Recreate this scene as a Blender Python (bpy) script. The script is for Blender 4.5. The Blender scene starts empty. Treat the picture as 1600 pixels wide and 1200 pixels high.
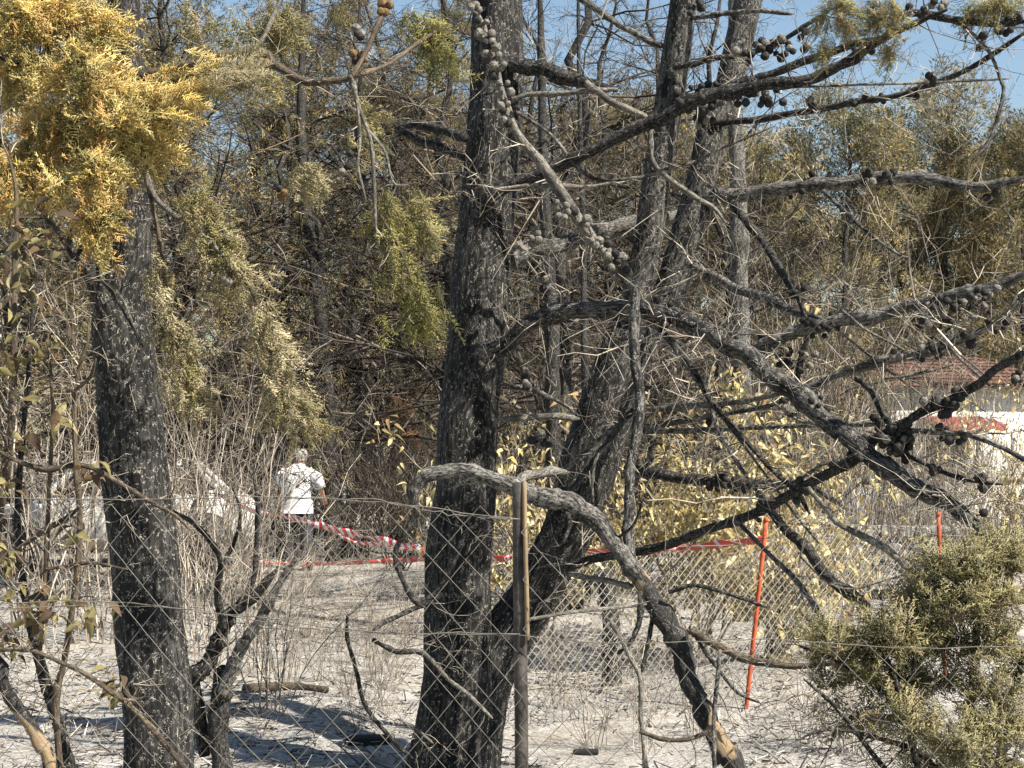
import bpy, math, random
import numpy as np
from mathutils import Vector, Matrix

random.seed(7)
RNG = np.random.default_rng(11)
SC = bpy.context.scene
COL = SC.collection
F = 2400.0          # focal length in photo pixels (photo 1600 wide)
HZ = 700.0          # horizon row in the photo
EYE = 1.6

# ------------------------------------------------------------------ camera, sky, sun, exposure
cam_d = bpy.data.cameras.new('camera'); cam = bpy.data.objects.new('camera', cam_d); COL.objects.link(cam)
cam.location = (0, 0, EYE); cam.rotation_euler = (math.pi / 2, 0, 0)
cam_d.sensor_width = 36; cam_d.lens = 36 * F / 1600
cam_d.shift_y = (HZ - 600) / 1600
cam_d.clip_start = 0.05; cam_d.clip_end = 3000
SC.camera = cam

AZ, EL = math.radians(60), math.radians(47)       # sun to the right of and a little behind the camera
S = Vector((math.sin(AZ) * math.cos(EL), -math.cos(AZ) * math.cos(EL), math.sin(EL)))
w = bpy.data.worlds.new('World'); SC.world = w; w.use_nodes = True
nt = w.node_tree; bg = nt.nodes['Background']
sky = nt.nodes.new('ShaderNodeTexSky'); sky.sky_type = 'NISHITA'; sky.sun_disc = False
sky.sun_elevation = EL; sky.sun_rotation = math.atan2(S.x, S.y)
sky.air_density = 1.3; sky.dust_density = .3; sky.ozone_density = 1.4
nt.links.new(sky.outputs[0], bg.inputs[0]); bg.inputs[1].default_value = 0.056
sun_d = bpy.data.lights.new('sun', 'SUN'); sun = bpy.data.objects.new('sun', sun_d); COL.objects.link(sun)
sun_d.energy = 5.0; sun_d.angle = math.radians(0.5); sun_d.color = (1.0, 0.93, 0.82)
sun.rotation_euler = (-S).to_track_quat('-Z', 'Y').to_euler()
sun.location = (20, -20, 30)
vs = SC.view_settings; vs.view_transform = 'Standard'; vs.look = 'None'; vs.gamma = 1; vs.exposure = 1.4
vs.use_curve_mapping = False
SC.cycles.max_bounces = 4; SC.cycles.diffuse_bounces = 2; SC.cycles.transmission_bounces = 2
SC.cycles.glossy_bounces = 2

# ------------------------------------------------------------------ helpers
def P(x, y, Y):
    return np.array([(x - 800) / F * Y, Y, EYE + (HZ - y) / F * Y])
def px(wd, Y):
    return wd / F * Y
def ground_Y(y):
    return F * EYE / (y - HZ)

def norm(a):
    return a / (np.linalg.norm(a, axis=-1, keepdims=True) + 1e-12)

class MB:
    def __init__(self):
        self.v = []; self.f3 = []; self.f4 = []; self.uv = []; self.c = []; self.n = 0
    def add(self, v, f, uv=None, col=None):
        v = np.asarray(v, float); f = np.asarray(f, np.int64)
        if len(v) == 0: return
        self.v.append(v)
        (self.f3 if f.shape[1] == 3 else self.f4).append(f + self.n)
        self.uv.append(np.zeros((len(v), 2)) if uv is None else uv)
        if col is None: col = np.ones((len(v), 3)) 
        else: col = np.broadcast_to(np.asarray(col, float), (len(v), 3))
        self.c.append(col); self.n += len(v)
    def more(self, f):
        f = np.asarray(f, np.int64); (self.f3 if f.shape[1] == 3 else self.f4).append(f)
    def mesh(self, name, smooth=True, off=(0, 0, 0)):
        V = np.concatenate(self.v) - np.asarray(off)
        me = bpy.data.meshes.new(name)
        f3 = np.concatenate(self.f3) if self.f3 else np.zeros((0, 3), np.int64)
        f4 = np.concatenate(self.f4) if self.f4 else np.zeros((0, 4), np.int64)
        me.vertices.add(len(V)); me.vertices.foreach_set('co', V.astype(np.float32).ravel())
        nl = f3.size + f4.size; me.loops.add(nl)
        me.loops.foreach_set('vertex_index', np.concatenate([f3.ravel(), f4.ravel()]).astype(np.int32))
        me.polygons.add(len(f3) + len(f4))
        st = np.concatenate([np.arange(len(f3)) * 3, f3.size + np.arange(len(f4)) * 4])
        me.polygons.foreach_set('loop_start', st.astype(np.int32))
        me.update(calc_edges=True); me.validate()
        if smooth: me.polygons.foreach_set('use_smooth', np.ones(len(me.polygons), bool))
        a = me.attributes.new('tuv', 'FLOAT_VECTOR', 'POINT')
        uv = np.concatenate(self.uv); a.data.foreach_set('vector', np.c_[uv, np.zeros(len(uv))].astype(np.float32).ravel())
        a = me.attributes.new('Col', 'FLOAT_COLOR', 'POINT')
        c = np.concatenate(self.c); a.data.foreach_set('color', np.c_[c, np.ones(len(c))].astype(np.float32).ravel())
        return me

def obj(name, me, mat, parent=None, loc=(0, 0, 0)):
    o = bpy.data.objects.new(name, me); COL.objects.link(o)
    if mat is not None and me is not None and len(me.materials) == 0: me.materials.append(MATS[mat] if isinstance(mat, str) else mat)
    o.location = loc
    if parent: o.parent = parent
    return o
def tag(o, label, cat, group=None, kind=None):
    o['label'] = label
    if cat: o['category'] = cat
    if group: o['group'] = group
    if kind: o['kind'] = kind
    return o
def thing(name, label, cat, loc=(0, 0, 0), group=None):
    o = bpy.data.objects.new(name, None); COL.objects.link(o); o.empty_display_size = 0.2
    o.location = loc
    return tag(o, label, cat, group)
def copy_tree(root, parent=None):
    c = root.copy(); COL.objects.link(c); c.parent = parent
    for ch in KIDS.get(root.name, []):
        k = ch.copy(); COL.objects.link(k); k.parent = c
    return c
KIDS = {}

def spline(ctrl, n):
    c = np.asarray(ctrl, float)
    if len(c) == 2:
        t = np.linspace(0, 1, n)[:, None]; return c[0] * (1 - t) + c[1] * t
    c = np.vstack([2 * c[0] - c[1], c, 2 * c[-1] - c[-2]])
    m = len(c) - 3
    t = np.linspace(0, m - 1e-6, n); i = t.astype(int); u = (t - i)[:, None]
    p0, p1, p2, p3 = c[i], c[i + 1], c[i + 2], c[i + 3]
    return 0.5 * (2 * p1 + (p2 - p0) * u + (2 * p0 - 5 * p1 + 4 * p2 - p3) * u ** 2 + (3 * p1 - p0 - 3 * p2 + p3) * u ** 3)

def tube(mb, pts, rad, sides=8, rough=0.0, col=None, seed=0, cap=True, ridges=None):
    """Round tube along pts with uneven bark relief; texture coordinate in metres round and along."""
    r = np.random.default_rng(seed)
    pts = np.asarray(pts, float); rad = np.asarray(rad, float); n = len(pts)
    tan = norm(np.gradient(pts, axis=0))
    ref = np.array([0, 1.0, 0]) if abs(tan[0][1]) < 0.9 else np.array([1.0, 0, 0])
    N = []; u = norm(np.cross(tan[0], ref))
    for i in range(n):
        u = norm(u - tan[i] * np.dot(u, tan[i])); N.append(u)
    N = np.array(N); B = np.cross(tan, N)
    th = np.linspace(0, 2 * np.pi, sides + 1)
    ln = np.concatenate([[0], np.cumsum(np.linalg.norm(np.diff(pts, axis=0), axis=1))])
    R = np.repeat(rad[:, None], sides + 1, 1)
    if rough:
        rr = np.zeros_like(R); L = ln / max(rad.mean(), 1e-4)
        for k in range(7):
            kk = r.integers(1, 4); f = r.uniform(.15, 1.1)
            rr += np.sin(kk * th[None] + r.uniform(0, 6.3) + f * L[:, None]) * r.uniform(.3, 1) / (1 + .5 * k)
        R = R * (1 + rough * rr)
    if ridges:
        amp, cnt = ridges; rr = np.zeros_like(R)
        for k in range(10):
            kk = int(cnt * r.uniform(.5, 1.6)); tw = r.uniform(-1.5, 1.5)
            ph = r.uniform(0, 6.3) + 1.2 * np.sin(ln * r.uniform(2, 6) + r.uniform(0, 6))
            rr += np.abs(np.sin(.5 * kk * th[None] + ph[:, None] + tw * ln[:, None])) ** .6 - .6
        rr[:, -1] = rr[:, 0]
        R = R + amp * rr * .45
    V = pts[:, None] + R[..., None] * (np.cos(th)[None, :, None] * N[:, None] + np.sin(th)[None, :, None] * B[:, None])
    uv = np.stack([np.repeat((th / 6.2832)[None] * 2 * np.pi * rad.mean(), n, 0), np.repeat(ln[:, None], sides + 1, 1)], -1)
    s1 = sides + 1
    i, j = np.meshgrid(np.arange(n - 1), np.arange(sides), indexing='ij'); a = (i * s1 + j).ravel()
    base = mb.n
    mb.add(V.reshape(-1, 3), np.stack([a, a + 1, a + 1 + s1, a + s1], 1), uv.reshape(-1, 2), col)
    if cap:
        for e, ring in ((0, 0), (1, (n - 1) * s1)):
            c = mb.n; mb.v.append(pts[[0 if e == 0 else -1]] + tan[0 if e == 0 else -1] * rad[0 if e == 0 else -1] * (-.3 if e == 0 else .3)); mb.n += 1
            mb.uv.append(np.zeros((1, 2))); mb.c.append(np.ones((1, 3)) if col is None else np.asarray(col, float).reshape(1, 3))
            k = base + ring + np.arange(sides)
            mb.more(np.stack([np.full(sides, c), k, k + 1] if e else [np.full(sides, c), k + 1, k], 1))

def prisms(mb, p0, p1, r0, r1, col=None, uvlen=True):
    """Many thin three-sided sticks at once."""
    n = len(p0)
    if n == 0: return
    d = norm(p1 - p0)
    ref = np.where(np.abs(d[:, 2:3]) < .9, np.array([[0, 0, 1.]]), np.array([[1., 0, 0]]))
    a = norm(np.cross(d, ref)); b = np.cross(d, a)
    th = np.array([0, 2.094, 4.189])
    off = np.cos(th)[None, :, None] * a[:, None] + np.sin(th)[None, :, None] * b[:, None]
    V = np.concatenate([p0[:, None] + off * np.reshape(r0, (-1, 1, 1)), p1[:, None] + off * np.reshape(r1, (-1, 1, 1))], 1)
    k = np.arange(n)[:, None] * 6
    fs = [k + np.array([[j, (j + 1) % 3, 3 + (j + 1) % 3, 3 + j]]) for j in range(3)]
    uv = np.zeros((n, 6, 2)); uv[:, :, 0] = RNG.uniform(0, 3, (n, 1)); uv[:, 3:, 1] = np.linalg.norm(p1 - p0, axis=1)[:, None]
    uv[:, :, 1] += RNG.uniform(0, 9, (n, 1))
    c = None
    if col is not None: c = np.repeat(np.broadcast_to(col, (n, 3)), 6, 0)
    mb.add(V.reshape(-1, 3), np.concatenate(fs), uv.reshape(-1, 2), c)

def cones3(mb, p0, p1, r, col):
    """Needle-like twiglets: three-sided cones."""
    n = len(p0); d = norm(p1 - p0)
    ref = np.where(np.abs(d[:, 2:3]) < .9, np.array([[0, 0, 1.]]), np.array([[1., 0, 0]]))
    a = norm(np.cross(d, ref)); b = np.cross(d, a); th = np.array([0, 2.094, 4.189])
    off = np.cos(th)[None, :, None] * a[:, None] + np.sin(th)[None, :, None] * b[:, None]
    mid = p0 + (p1 - p0) * .35
    mid = p0 + (p1 - p0) * .12
    V = np.concatenate([mid[:, None] + off * np.reshape(r, (-1, 1, 1)), p1[:, None]], 1)
    k = np.arange(n)[:, None] * 4
    fs = [k + np.array([[j, (j + 1) % 3, 3]]) for j in range(3)]
    mb.add(V.reshape(-1, 3), np.concatenate(fs), None, np.repeat(col, 4, 0))

def blades(mb, p0, p1, wd, col, rng):
    """Single flat needles tufts for far foliage."""
    n = len(p0); d = norm(p1 - p0); s = norm(np.cross(d, rng.normal(size=(n, 3)))) * np.reshape(wd, (-1, 1))
    m = p0 + (p1 - p0) * .45
    V = np.stack([p0, m + s, p1, m - s], 1); k = np.arange(n)[:, None] * 4
    mb.add(V.reshape(-1, 3), k + np.array([[0, 1, 2, 3]]), None, np.repeat(col, 4, 0))

def grow(st, di, L, R, spec, rng):
    """Vectorised recursive branching; returns per-level segments and all last-level points."""
    segs = []; st = np.atleast_2d(st).astype(float); di = norm(np.atleast_2d(di).astype(float))
    L = np.broadcast_to(L, len(st)).astype(float); R = np.broadcast_to(R, len(st)).astype(float)
    for li, sp in enumerate(spec):
        ns = sp['n']; n = len(st); pts = [st]; ds = [di]; p = st; d = di
        for s in range(ns):
            d = norm(d + rng.normal(size=(n, 3)) * sp.get('wig', .15) + np.array([0, 0, sp.get('up', 0.)]))
            p = p + d * (L / ns)[:, None]; pts.append(p); ds.append(d)
        pts = np.stack(pts, 1); ds = np.stack(ds, 1)
        tp = sp.get('taper', .35); fr = np.linspace(0, 1, ns + 1)
        rr = R[:, None] * (1 - (1 - tp) * fr[None])
        segs.append((pts[:, :-1].reshape(-1, 3), pts[:, 1:].reshape(-1, 3), rr[:, :-1].ravel(), rr[:, 1:].ravel()))
        if li == len(spec) - 1: return segs, pts, ds
        k = sp['k']; lo = sp.get('lo', .15)
        t = rng.uniform(lo, 1, (n, k)) * (ns - 1e-3); i = t.astype(int); u = (t - i)[..., None]
        bi = np.arange(n)[:, None]
        cp = pts[bi, i] * (1 - u) + pts[bi, i + 1] * u; cd = ds[bi, i + 1]
        ang = np.radians(rng.uniform(*sp.get('ang', (30, 70)), (n, k)))[..., None]
        per = norm(np.cross(cd, rng.normal(size=(n, k, 3))))
        nd = norm(cd * np.cos(ang) + per * np.sin(ang))
        if 'flat' in sp: nd[..., 2] *= sp['flat']; nd = norm(nd)
        rat = sp.get('ratio', .5)
        nL = L[:, None] * rat * rng.uniform(.5, 1.25, (n, k)) * (1 - sp.get('apex', 0.) * t / ns)
        nR = np.take_along_axis(rr, i, 1) * sp.get('rrat', .5)
        st, di, L, R = cp.reshape(-1, 3), nd.reshape(-1, 3), nL.ravel(), np.maximum(nR.ravel(), sp.get('rmin', .001))
    return segs, None, None

# ------------------------------------------------------------------ materials
MATS = {}
def newmat(name):
    m = bpy.data.materials.new(name); m.use_nodes = True; MATS[name] = m
    t = m.node_tree; return m, t, t.nodes['Principled BSDF']
def nd(t, kind, **kw):
    n = t.nodes.new(kind)
    for k, v in kw.items(): setattr(n, k, v)
    return n
def ramp(t, src, stops):
    r = t.nodes.new('ShaderNodeValToRGB'); e = r.color_ramp.elements
    while len(e) < len(stops): e.new(.5)
    for q, (p, c) in zip(e, stops):
        q.position = p; q.color = (c, c, c, 1) if isinstance(c, (int, float)) else (*c, 1)
    t.links.new(src, r.inputs[0]); return r.outputs[0]
def mix(t, f, a, b, mode='MIX'):
    m = t.nodes.new('ShaderNodeMix'); m.data_type = 'RGBA'; m.blend_type = mode
    for s, v in ((m.inputs[0], f), (m.inputs[6], a), (m.inputs[7], b)):
        if isinstance(v, (int, float)): s.default_value = v
        elif isinstance(v, tuple): s.default_value = (*v, 1)
        else: t.links.new(v, s)
    return m.outputs[2]
def noise(t, vec, scale, detail=4, rough=.6):
    n = t.nodes.new('ShaderNodeTexNoise'); n.inputs['Scale'].default_value = scale
    n.inputs['Detail'].default_value = detail; n.inputs['Roughness'].default_value = rough
    if vec is not None: t.links.new(vec, n.inputs['Vector'])
    return n.outputs[0]
def mapped(t, src, scale):
    m = t.nodes.new('ShaderNodeMapping'); m.inputs['Scale'].default_value = scale; t.links.new(src, m.inputs[0]); return m.outputs[0]
def math_(t, op, a, b=0.0, c=None):
    m = t.nodes.new('ShaderNodeMath'); m.operation = op
    for s, v in zip(m.inputs, (a, b, c)):
        if v is None: continue
        if isinstance(v, (int, float)): s.default_value = v
        else: t.links.new(v, s)
    return m.outputs[0]

def bark(name, dark, light, fleck, amt, fine=1.0, patch=None, bump=.7, rough=.85, along=9):
    """Charred bark: fissured dark-to-grey ground with curled pale ash marks, texture runs along the limb."""
    m, t, b = newmat(name)
    at = nd(t, 'ShaderNodeAttribute', attribute_name='tuv').outputs['Vector']
    oi = nd(t, 'ShaderNodeObjectInfo').outputs['Random']
    sh = nd(t, 'ShaderNodeVectorMath', operation='ADD'); t.links.new(at, sh.inputs[0])
    cb = nd(t, 'ShaderNodeCombineXYZ'); t.links.new(math_(t, 'MULTIPLY', oi, 37.), cb.inputs[2]); t.links.new(cb.outputs[0], sh.inputs[1])
    v = sh.outputs[0]
    fis = noise(t, mapped(t, v, (62 * fine, along * fine, 1)), 1, 6, .7)
    big = noise(t, mapped(t, v, (7 * fine, 3 * fine, 1)), 1, 4, .6)
    c = mix(t, ramp(t, fis, [(.42, 0.), (.66, 1.)]), dark, light)
    c = mix(t, ramp(t, big, [(.38, .85), (.55, 0.)]), c, dark)
    if patch: c = mix(t, ramp(t, noise(t, mapped(t, v, (9, 4, 1)), 1, 3, .5), [(.57, 0.), (.60, 1.)]), c, patch)
    con = noise(t, mapped(t, v, (75 * fine, 38 * fine, 1)), 1, 2.5, .55)
    line = ramp(t, math_(t, 'ABSOLUTE', math_(t, 'SUBTRACT', con, .5)), [(.008, 1.), (.03, 0.)])
    msk = ramp(t, noise(t, mapped(t, v, (46 * fine, 24 * fine, 1)), 1, 1.5, .5), [(.56 - .1 * amt, 0.), (.63 - .1 * amt, 1.)])
    f = math_(t, 'MULTIPLY', math_(t, 'MULTIPLY', line, msk), .85 * min(1., .4 + amt))
    c = mix(t, f, c, fleck)
    t.links.new(c, b.inputs['Base Color']); b.inputs['Roughness'].default_value = rough
    b.inputs['Specular IOR Level'].default_value = .25
    bp = nd(t, 'ShaderNodeBump'); bp.inputs['Strength'].default_value = bump; bp.inputs['Distance'].default_value = .012
    t.links.new(math_(t, 'ADD', fis, math_(t, 'MULTIPLY', f, .4)), bp.inputs['Height']); t.links.new(bp.outputs[0], b.inputs['Normal'])
    return m
bark('charred_bark', (.0025, .0027, .003), (.062, .059, .054), (.42, .39, .34), .55, 1.4, along=8)
bark('charred_bark_flaky', (.004, .004, .0045), (.14, .133, .12), (.42, .40, .35), .7, 1.5, along=16)
bark('charred_branch', (.003, .003, .0033), (.075, .071, .065), (.32, .30, .27), .5, 2.2, along=24)
bark('grey_branch', (.012, .0115, .011), (.28, .265, .24), (.45, .43, .38), .4, 2.0, along=24)
bark('pale_branch', (.05, .046, .04), (.34, .315, .265), (.5, .48, .42), .3, 2.5, along=22)
bark('tan_branch', (.035, .027, .02), (.19, .15, .105), (.4, .34, .25), .3, 2.2, along=22)
bark('peeling_branch', (.012, .012, .012), (.05, .047, .043), (.3, .28, .25), .4, 1.6, patch=(.24, .17, .10), along=18)
bark('brown_stem', (.05, .038, .026), (.17, .13, .09), (.35, .3, .22), .3, 2.0)

def colmat(name, trans=.25, var=.35, rough=.8):
    """Colour taken from each piece's own tint, varied a little from plant to plant."""
    m, t, b = newmat(name)
    a = nd(t, 'ShaderNodeAttribute', attribute_name='Col').outputs['Color']
    oi = nd(t, 'ShaderNodeObjectInfo').outputs['Random']
    h = nd(t, 'ShaderNodeHueSaturation'); t.links.new(a, h.inputs['Color'])
    t.links.new(math_(t, 'MULTIPLY_ADD', oi, var, 1 - var / 2), h.inputs['Value'])
    b.inputs['Roughness'].default_value = rough; b.inputs['Specular IOR Level'].default_value = .2
    t.links.new(h.outputs[0], b.inputs['Base Color'])
    if trans:
        tr = nd(t, 'ShaderNodeBsdfTranslucent'); t.links.new(h.outputs[0], tr.inputs[0])
        ms = nd(t, 'ShaderNodeMixShader'); ms.inputs[0].default_value = trans
        t.links.new(b.outputs[0], ms.inputs[1]); t.links.new(tr.outputs[0], ms.inputs[2])
        t.links.new(ms.outputs[0], t.nodes['Material Output'].inputs['Surface'])
    return m
colmat('foliage', .28); colmat('twig', 0, .4); colmat('leaf', .3, .3); colmat('litter', 0, 0)

def plain(name, col, rough=.7, metal=0., var=0., scale=8., spec=.3, bump=0.):
    m, t, b = newmat(name)
    b.inputs['Roughness'].default_value = rough; b.inputs['Metallic'].default_value = metal; b.inputs['Specular IOR Level'].default_value = spec
    if var:
        tc = nd(t, 'ShaderNodeTexCoord').outputs['Object']
        n = noise(t, tc, scale, 6, .65)
        c = mix(t, ramp(t, n, [(.3, 0.), (.7, 1.)]), tuple(x * (1 - var) for x in col), col)
        t.links.new(c, b.inputs['Base Color'])
        if bump:
            bp = nd(t, 'ShaderNodeBump'); bp.inputs['Strength'].default_value = bump; bp.inputs['Distance'].default_value = .02
            t.links.new(n, bp.inputs['Height']); t.links.new(bp.outputs[0], b.inputs['Normal'])
    else: b.inputs['Base Color'].default_value = (*col, 1)
    return m
plain('cone', (.034, .031, .028), .8, var=.9, scale=2.2)
plain('cone_grey', (.24, .22, .19), .8, var=.9, scale=2.0)
plain('cone_brown', (.20, .12, .055), .8, var=.75, scale=2.)
plain('wire', (.19, .175, .15), .75, .1, var=.5, scale=30)
plain('far_wire', (.46, .44, .40), .7, .1, var=.3, scale=30)
plain('post_rust', (.10, .088, .078), .8, .2, var=.85, scale=30, bump=.3)
plain('post_wood', (.24, .18, .105), .8, var=.4, scale=20)
plain('orange_paint', (.55, .11, .04), .75, var=.65, scale=14)
plain('white_cloth', (.80, .80, .82), .8, var=.08, scale=12)
plain('trousers', (.035, .037, .045), .85, var=.3, scale=12)
plain('skin', (.50, .28, .19), .55)
plain('hair', (.30, .28, .26), .8, var=.4, scale=90)
plain('shoe', (.03, .03, .03), .6)
plain('white_wall', (.78, .76, .70), .85, var=.18, scale=1.5)
plain('roof_tile', (.19, .095, .068), .8, var=.55, scale=4)
plain('red_cloth', (.40, .085, .065), .8, var=.6, scale=5)
plain('dark_void', (.02, .02, .022), .7)
plain('grey_frame', (.30, .30, .29), .6, var=.3)
plain('car_paint', (.74, .73, .69), .6, var=.6, scale=4)
plain('burnt_metal', (.05, .047, .045), .75, .3, var=.6, scale=9)
plain('stone', (.42, .40, .36), .9, var=.5, scale=7, bump=.6)
plain('charcoal', (.018, .018, .018), .8, var=.5, scale=12, bump=.5)
m, t, b = newmat('tape')
at = nd(t, 'ShaderNodeAttribute', attribute_name='tuv').outputs['Vector']
sx = nd(t, 'ShaderNodeSeparateXYZ'); t.links.new(at, sx.inputs[0])
wv = math_(t, 'GREATER_THAN', math_(t, 'FRACT', math_(t, 'ADD', math_(t, 'MULTIPLY', sx.outputs[1], 7.), math_(t, 'MULTIPLY', sx.outputs[0], 7.))), .5)
t.links.new(mix(t, wv, (.78, .76, .74), (.62, .035, .045)), b.inputs['Base Color']); b.inputs['Roughness'].default_value = .45
m, t, b = newmat('red_tape')
at = nd(t, 'ShaderNodeAttribute', attribute_name='tuv').outputs['Vector']
sx = nd(t, 'ShaderNodeSeparateXYZ'); t.links.new(at, sx.inputs[0])
wv = math_(t, 'GREATER_THAN', math_(t, 'FRACT', math_(t, 'ADD', math_(t, 'MULTIPLY', sx.outputs[1], 5.), math_(t, 'MULTIPLY', sx.outputs[0], 5.))), .8)
t.links.new(mix(t, wv, (.52, .06, .045), (.62, .5, .46)), b.inputs['Base Color']); b.inputs['Roughness'].default_value = .45

# ash ground
m, t, b = newmat('ash_ground')
tc = nd(t, 'ShaderNodeTexCoord').outputs['Object']
n1 = noise(t, tc, .9, 7, .62); n2 = noise(t, tc, 3.1, 6, .65); n3 = noise(t, tc, 38, 5, .7); n4 = noise(t, tc, 11, 5, .7)
c = mix(t, ramp(t, n3, [(.3, 0.), (.62, 1.)]), (.15, .14, .125), (.44, .42, .385))
c = mix(t, ramp(t, n1, [(.5, 0.), (.66, .6)]), c, (.36, .31, .24))
c = mix(t, ramp(t, n2, [(.52, 0.), (.66, .9)]), c, (.17, .155, .14))
c = mix(t, ramp(t, n4, [(.58, 0.), (.68, .8)]), c, (.50, .49, .47))
c = mix(t, ramp(t, noise(t, tc, 19, 4, .7), [(.62, 0.), (.68, .9)]), c, (.045, .042, .04))
t.links.new(c, b.inputs['Base Color']); b.inputs['Roughness'].default_value = .95; b.inputs['Specular IOR Level'].default_value = .1
bp = nd(t, 'ShaderNodeBump'); bp.inputs['Strength'].default_value = .8; bp.inputs['Distance'].default_value = .03
t.links.new(math_(t, 'ADD', n3, math_(t, 'MULTIPLY', n4, 1.5)), bp.inputs['Height']); t.links.new(bp.outputs[0], b.inputs['Normal'])

# ------------------------------------------------------------------ ground
_g = np.random.default_rng(5)
_GW = [(_g.uniform(.3, 2.6), _g.uniform(0, 6.3), _g.uniform(0, 6.3)) for _ in range(14)]
def gz(x, y):
    z = np.zeros_like(np.asarray(x, float) + np.asarray(y, float))
    for f, a, ph in _GW: z = z + .022 / f ** .7 * np.sin(f * (x * math.cos(a) + y * math.sin(a)) + ph)
    return z * np.clip(1.3 - np.asarray(y, float) / 60, .3, 1)
def build_ground():
    ys = np.concatenate([np.linspace(-40, 4, 14)[:-1], np.geomspace(4, 60, 200), np.geomspace(64, 900, 20)])
    us = np.concatenate([np.linspace(-1, -.14, 26)[:-1], np.linspace(-.14, .14, 170), np.linspace(.14, 1, 26)[1:]])
    X = us[None] * (np.abs(ys)[:, None] * 2.6 + 12); Yg = np.repeat(ys[:, None], len(us), 1)
    Z = gz(X, Yg) + np.where((Yg > 4) & (Yg < 40), .012 * np.sin(X * 9 + Yg * 5) * np.sin(X * 5.3 - Yg * 8), 0)
    nx = len(us); i, j = np.meshgrid(np.arange(len(ys) - 1), np.arange(nx - 1), indexing='ij'); a = (i * nx + j).ravel()
    mb = MB(); mb.add(np.stack([X, Yg, Z], -1).reshape(-1, 3), np.stack([a, a + 1, a + nx + 1, a + nx], 1))
    o = obj('ground', mb.mesh('ground'), 'ash_ground'); o['kind'] = 'structure'; o['label'] = 'pale grey ash covered ground with scorched patches'
build_ground()

def build_litter():
    r = np.random.default_rng(3); n = 45000
    Y = 5.5 + 22 * r.random(n) ** 1.6; X = r.uniform(-.42, .42, n) * Y
    cl = np.sin(X * 1.7 + 1) * np.sin(Y * 1.3) + r.normal(0, .6, n)
    k = cl > -.25; X, Y = X[k], Y[k]; n = len(X)
    Z = gz(X, Y) + r.uniform(.0, .03, n); a = r.uniform(0, 6.3, n); L = r.uniform(.02, .16, n) * r.random(n) ** .5
    d = np.stack([np.cos(a), np.sin(a), r.normal(0, .35, n)], -1)
    p0 = np.stack([X, Y, Z], -1); p1 = p0 + d * L[:, None]; p1[:, 2] = np.maximum(p1[:, 2], gz(p1[:, 0], p1[:, 1]) + .004)
    pal = np.array([[.10, .09, .08], [.03, .03, .03], [.42, .39, .33], [.34, .26, .15], [.22, .19, .15], [.55, .53, .48]])
    col = pal[r.choice(6, n, p=[.27, .27, .20, .04, .16, .06])] * r.uniform(.7, 1.2, (n, 1))
    rr = r.uniform(.0015, .006, n)
    mb = MB(); prisms(mb, p0, p1, rr, rr * .6, col)
    o = obj('ground_litter', mb.mesh('ground_litter'), 'litter'); o['kind'] = 'stuff'; o['label'] = 'burnt twigs and needles strewn over the ash'
build_litter()

# ------------------------------------------------------------------ foliage sprays
PAL = {
 'gold': np.array([[.86, .66, .22], [.84, .69, .30], [.68, .57, .24], [.34, .30, .12], [.70, .46, .18]]),
 'olive': np.array([[.36, .33, .15], [.42, .37, .18], [.28, .25, .11], [.20, .19, .10], [.40, .33, .19]]),
 'straw': np.array([[.50, .44, .27], [.44, .385, .23], [.36, .315, .18], [.26, .23, .135], [.56, .49, .32]]),
 'green': np.array([[.29, .275, .09], [.19, .19, .075], [.34, .31, .12], [.13, .135, .06], [.25, .22, .11]]),
 'bush': np.array([[.36, .33, .17], [.29, .265, .13], [.42, .38, .22], [.20, .185, .10], [.33, .28, .15]]),
 'greybrown': np.array([[.20, .17, .13], [.15, .125, .095], [.11, .09, .07], [.25, .21, .16], [.17, .13, .09]]),
}
def spray_template(rng, drop=0.3):
    """One flat-ish cypress spray: axis with side twiglets that branch again. Returns p0,p1,r arrays along +X."""
    a0 = []; a1 = []; rr = []
    axis = [np.zeros(3)]; d = np.array([1., 0, 0])
    for i in range(7):
        d = norm(d + rng.normal(0, .08, 3) + np.array([0, 0, -.06 * drop])); axis.append(axis[-1] + d / 7)
    for i in range(7):
        a0.append(axis[i]); a1.append(axis[i + 1] + d * .02); rr.append(.013 * (1.15 - i / 9))
        for s in (-1, 1):
            for q in range(2):
                st = axis[i] * (1 - (q + .5) / 2) + axis[i + 1] * (q + .5) / 2
                L = (.42 - .04 * i) * rng.uniform(.5, 1.2)
                dd = norm(np.array([.8, s * .7, rng.normal(0, .35)])); e = st + dd * L
                a0.append(st); a1.append(e); rr.append(.0105)
                for k in range(3):
                    tt = rng.uniform(.25, .9); s2 = st + dd * L * tt
                    d2 = norm(dd + rng.normal(0, .6, 3)); a0.append(s2); a1.append(s2 + d2 * L * rng.uniform(.3, .55)); rr.append(.0095)
    return np.array(a0), np.array(a1), np.array(rr)
_TR = np.random.default_rng(21)
TPL = [spray_template(_TR) for _ in range(6)]
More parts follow.
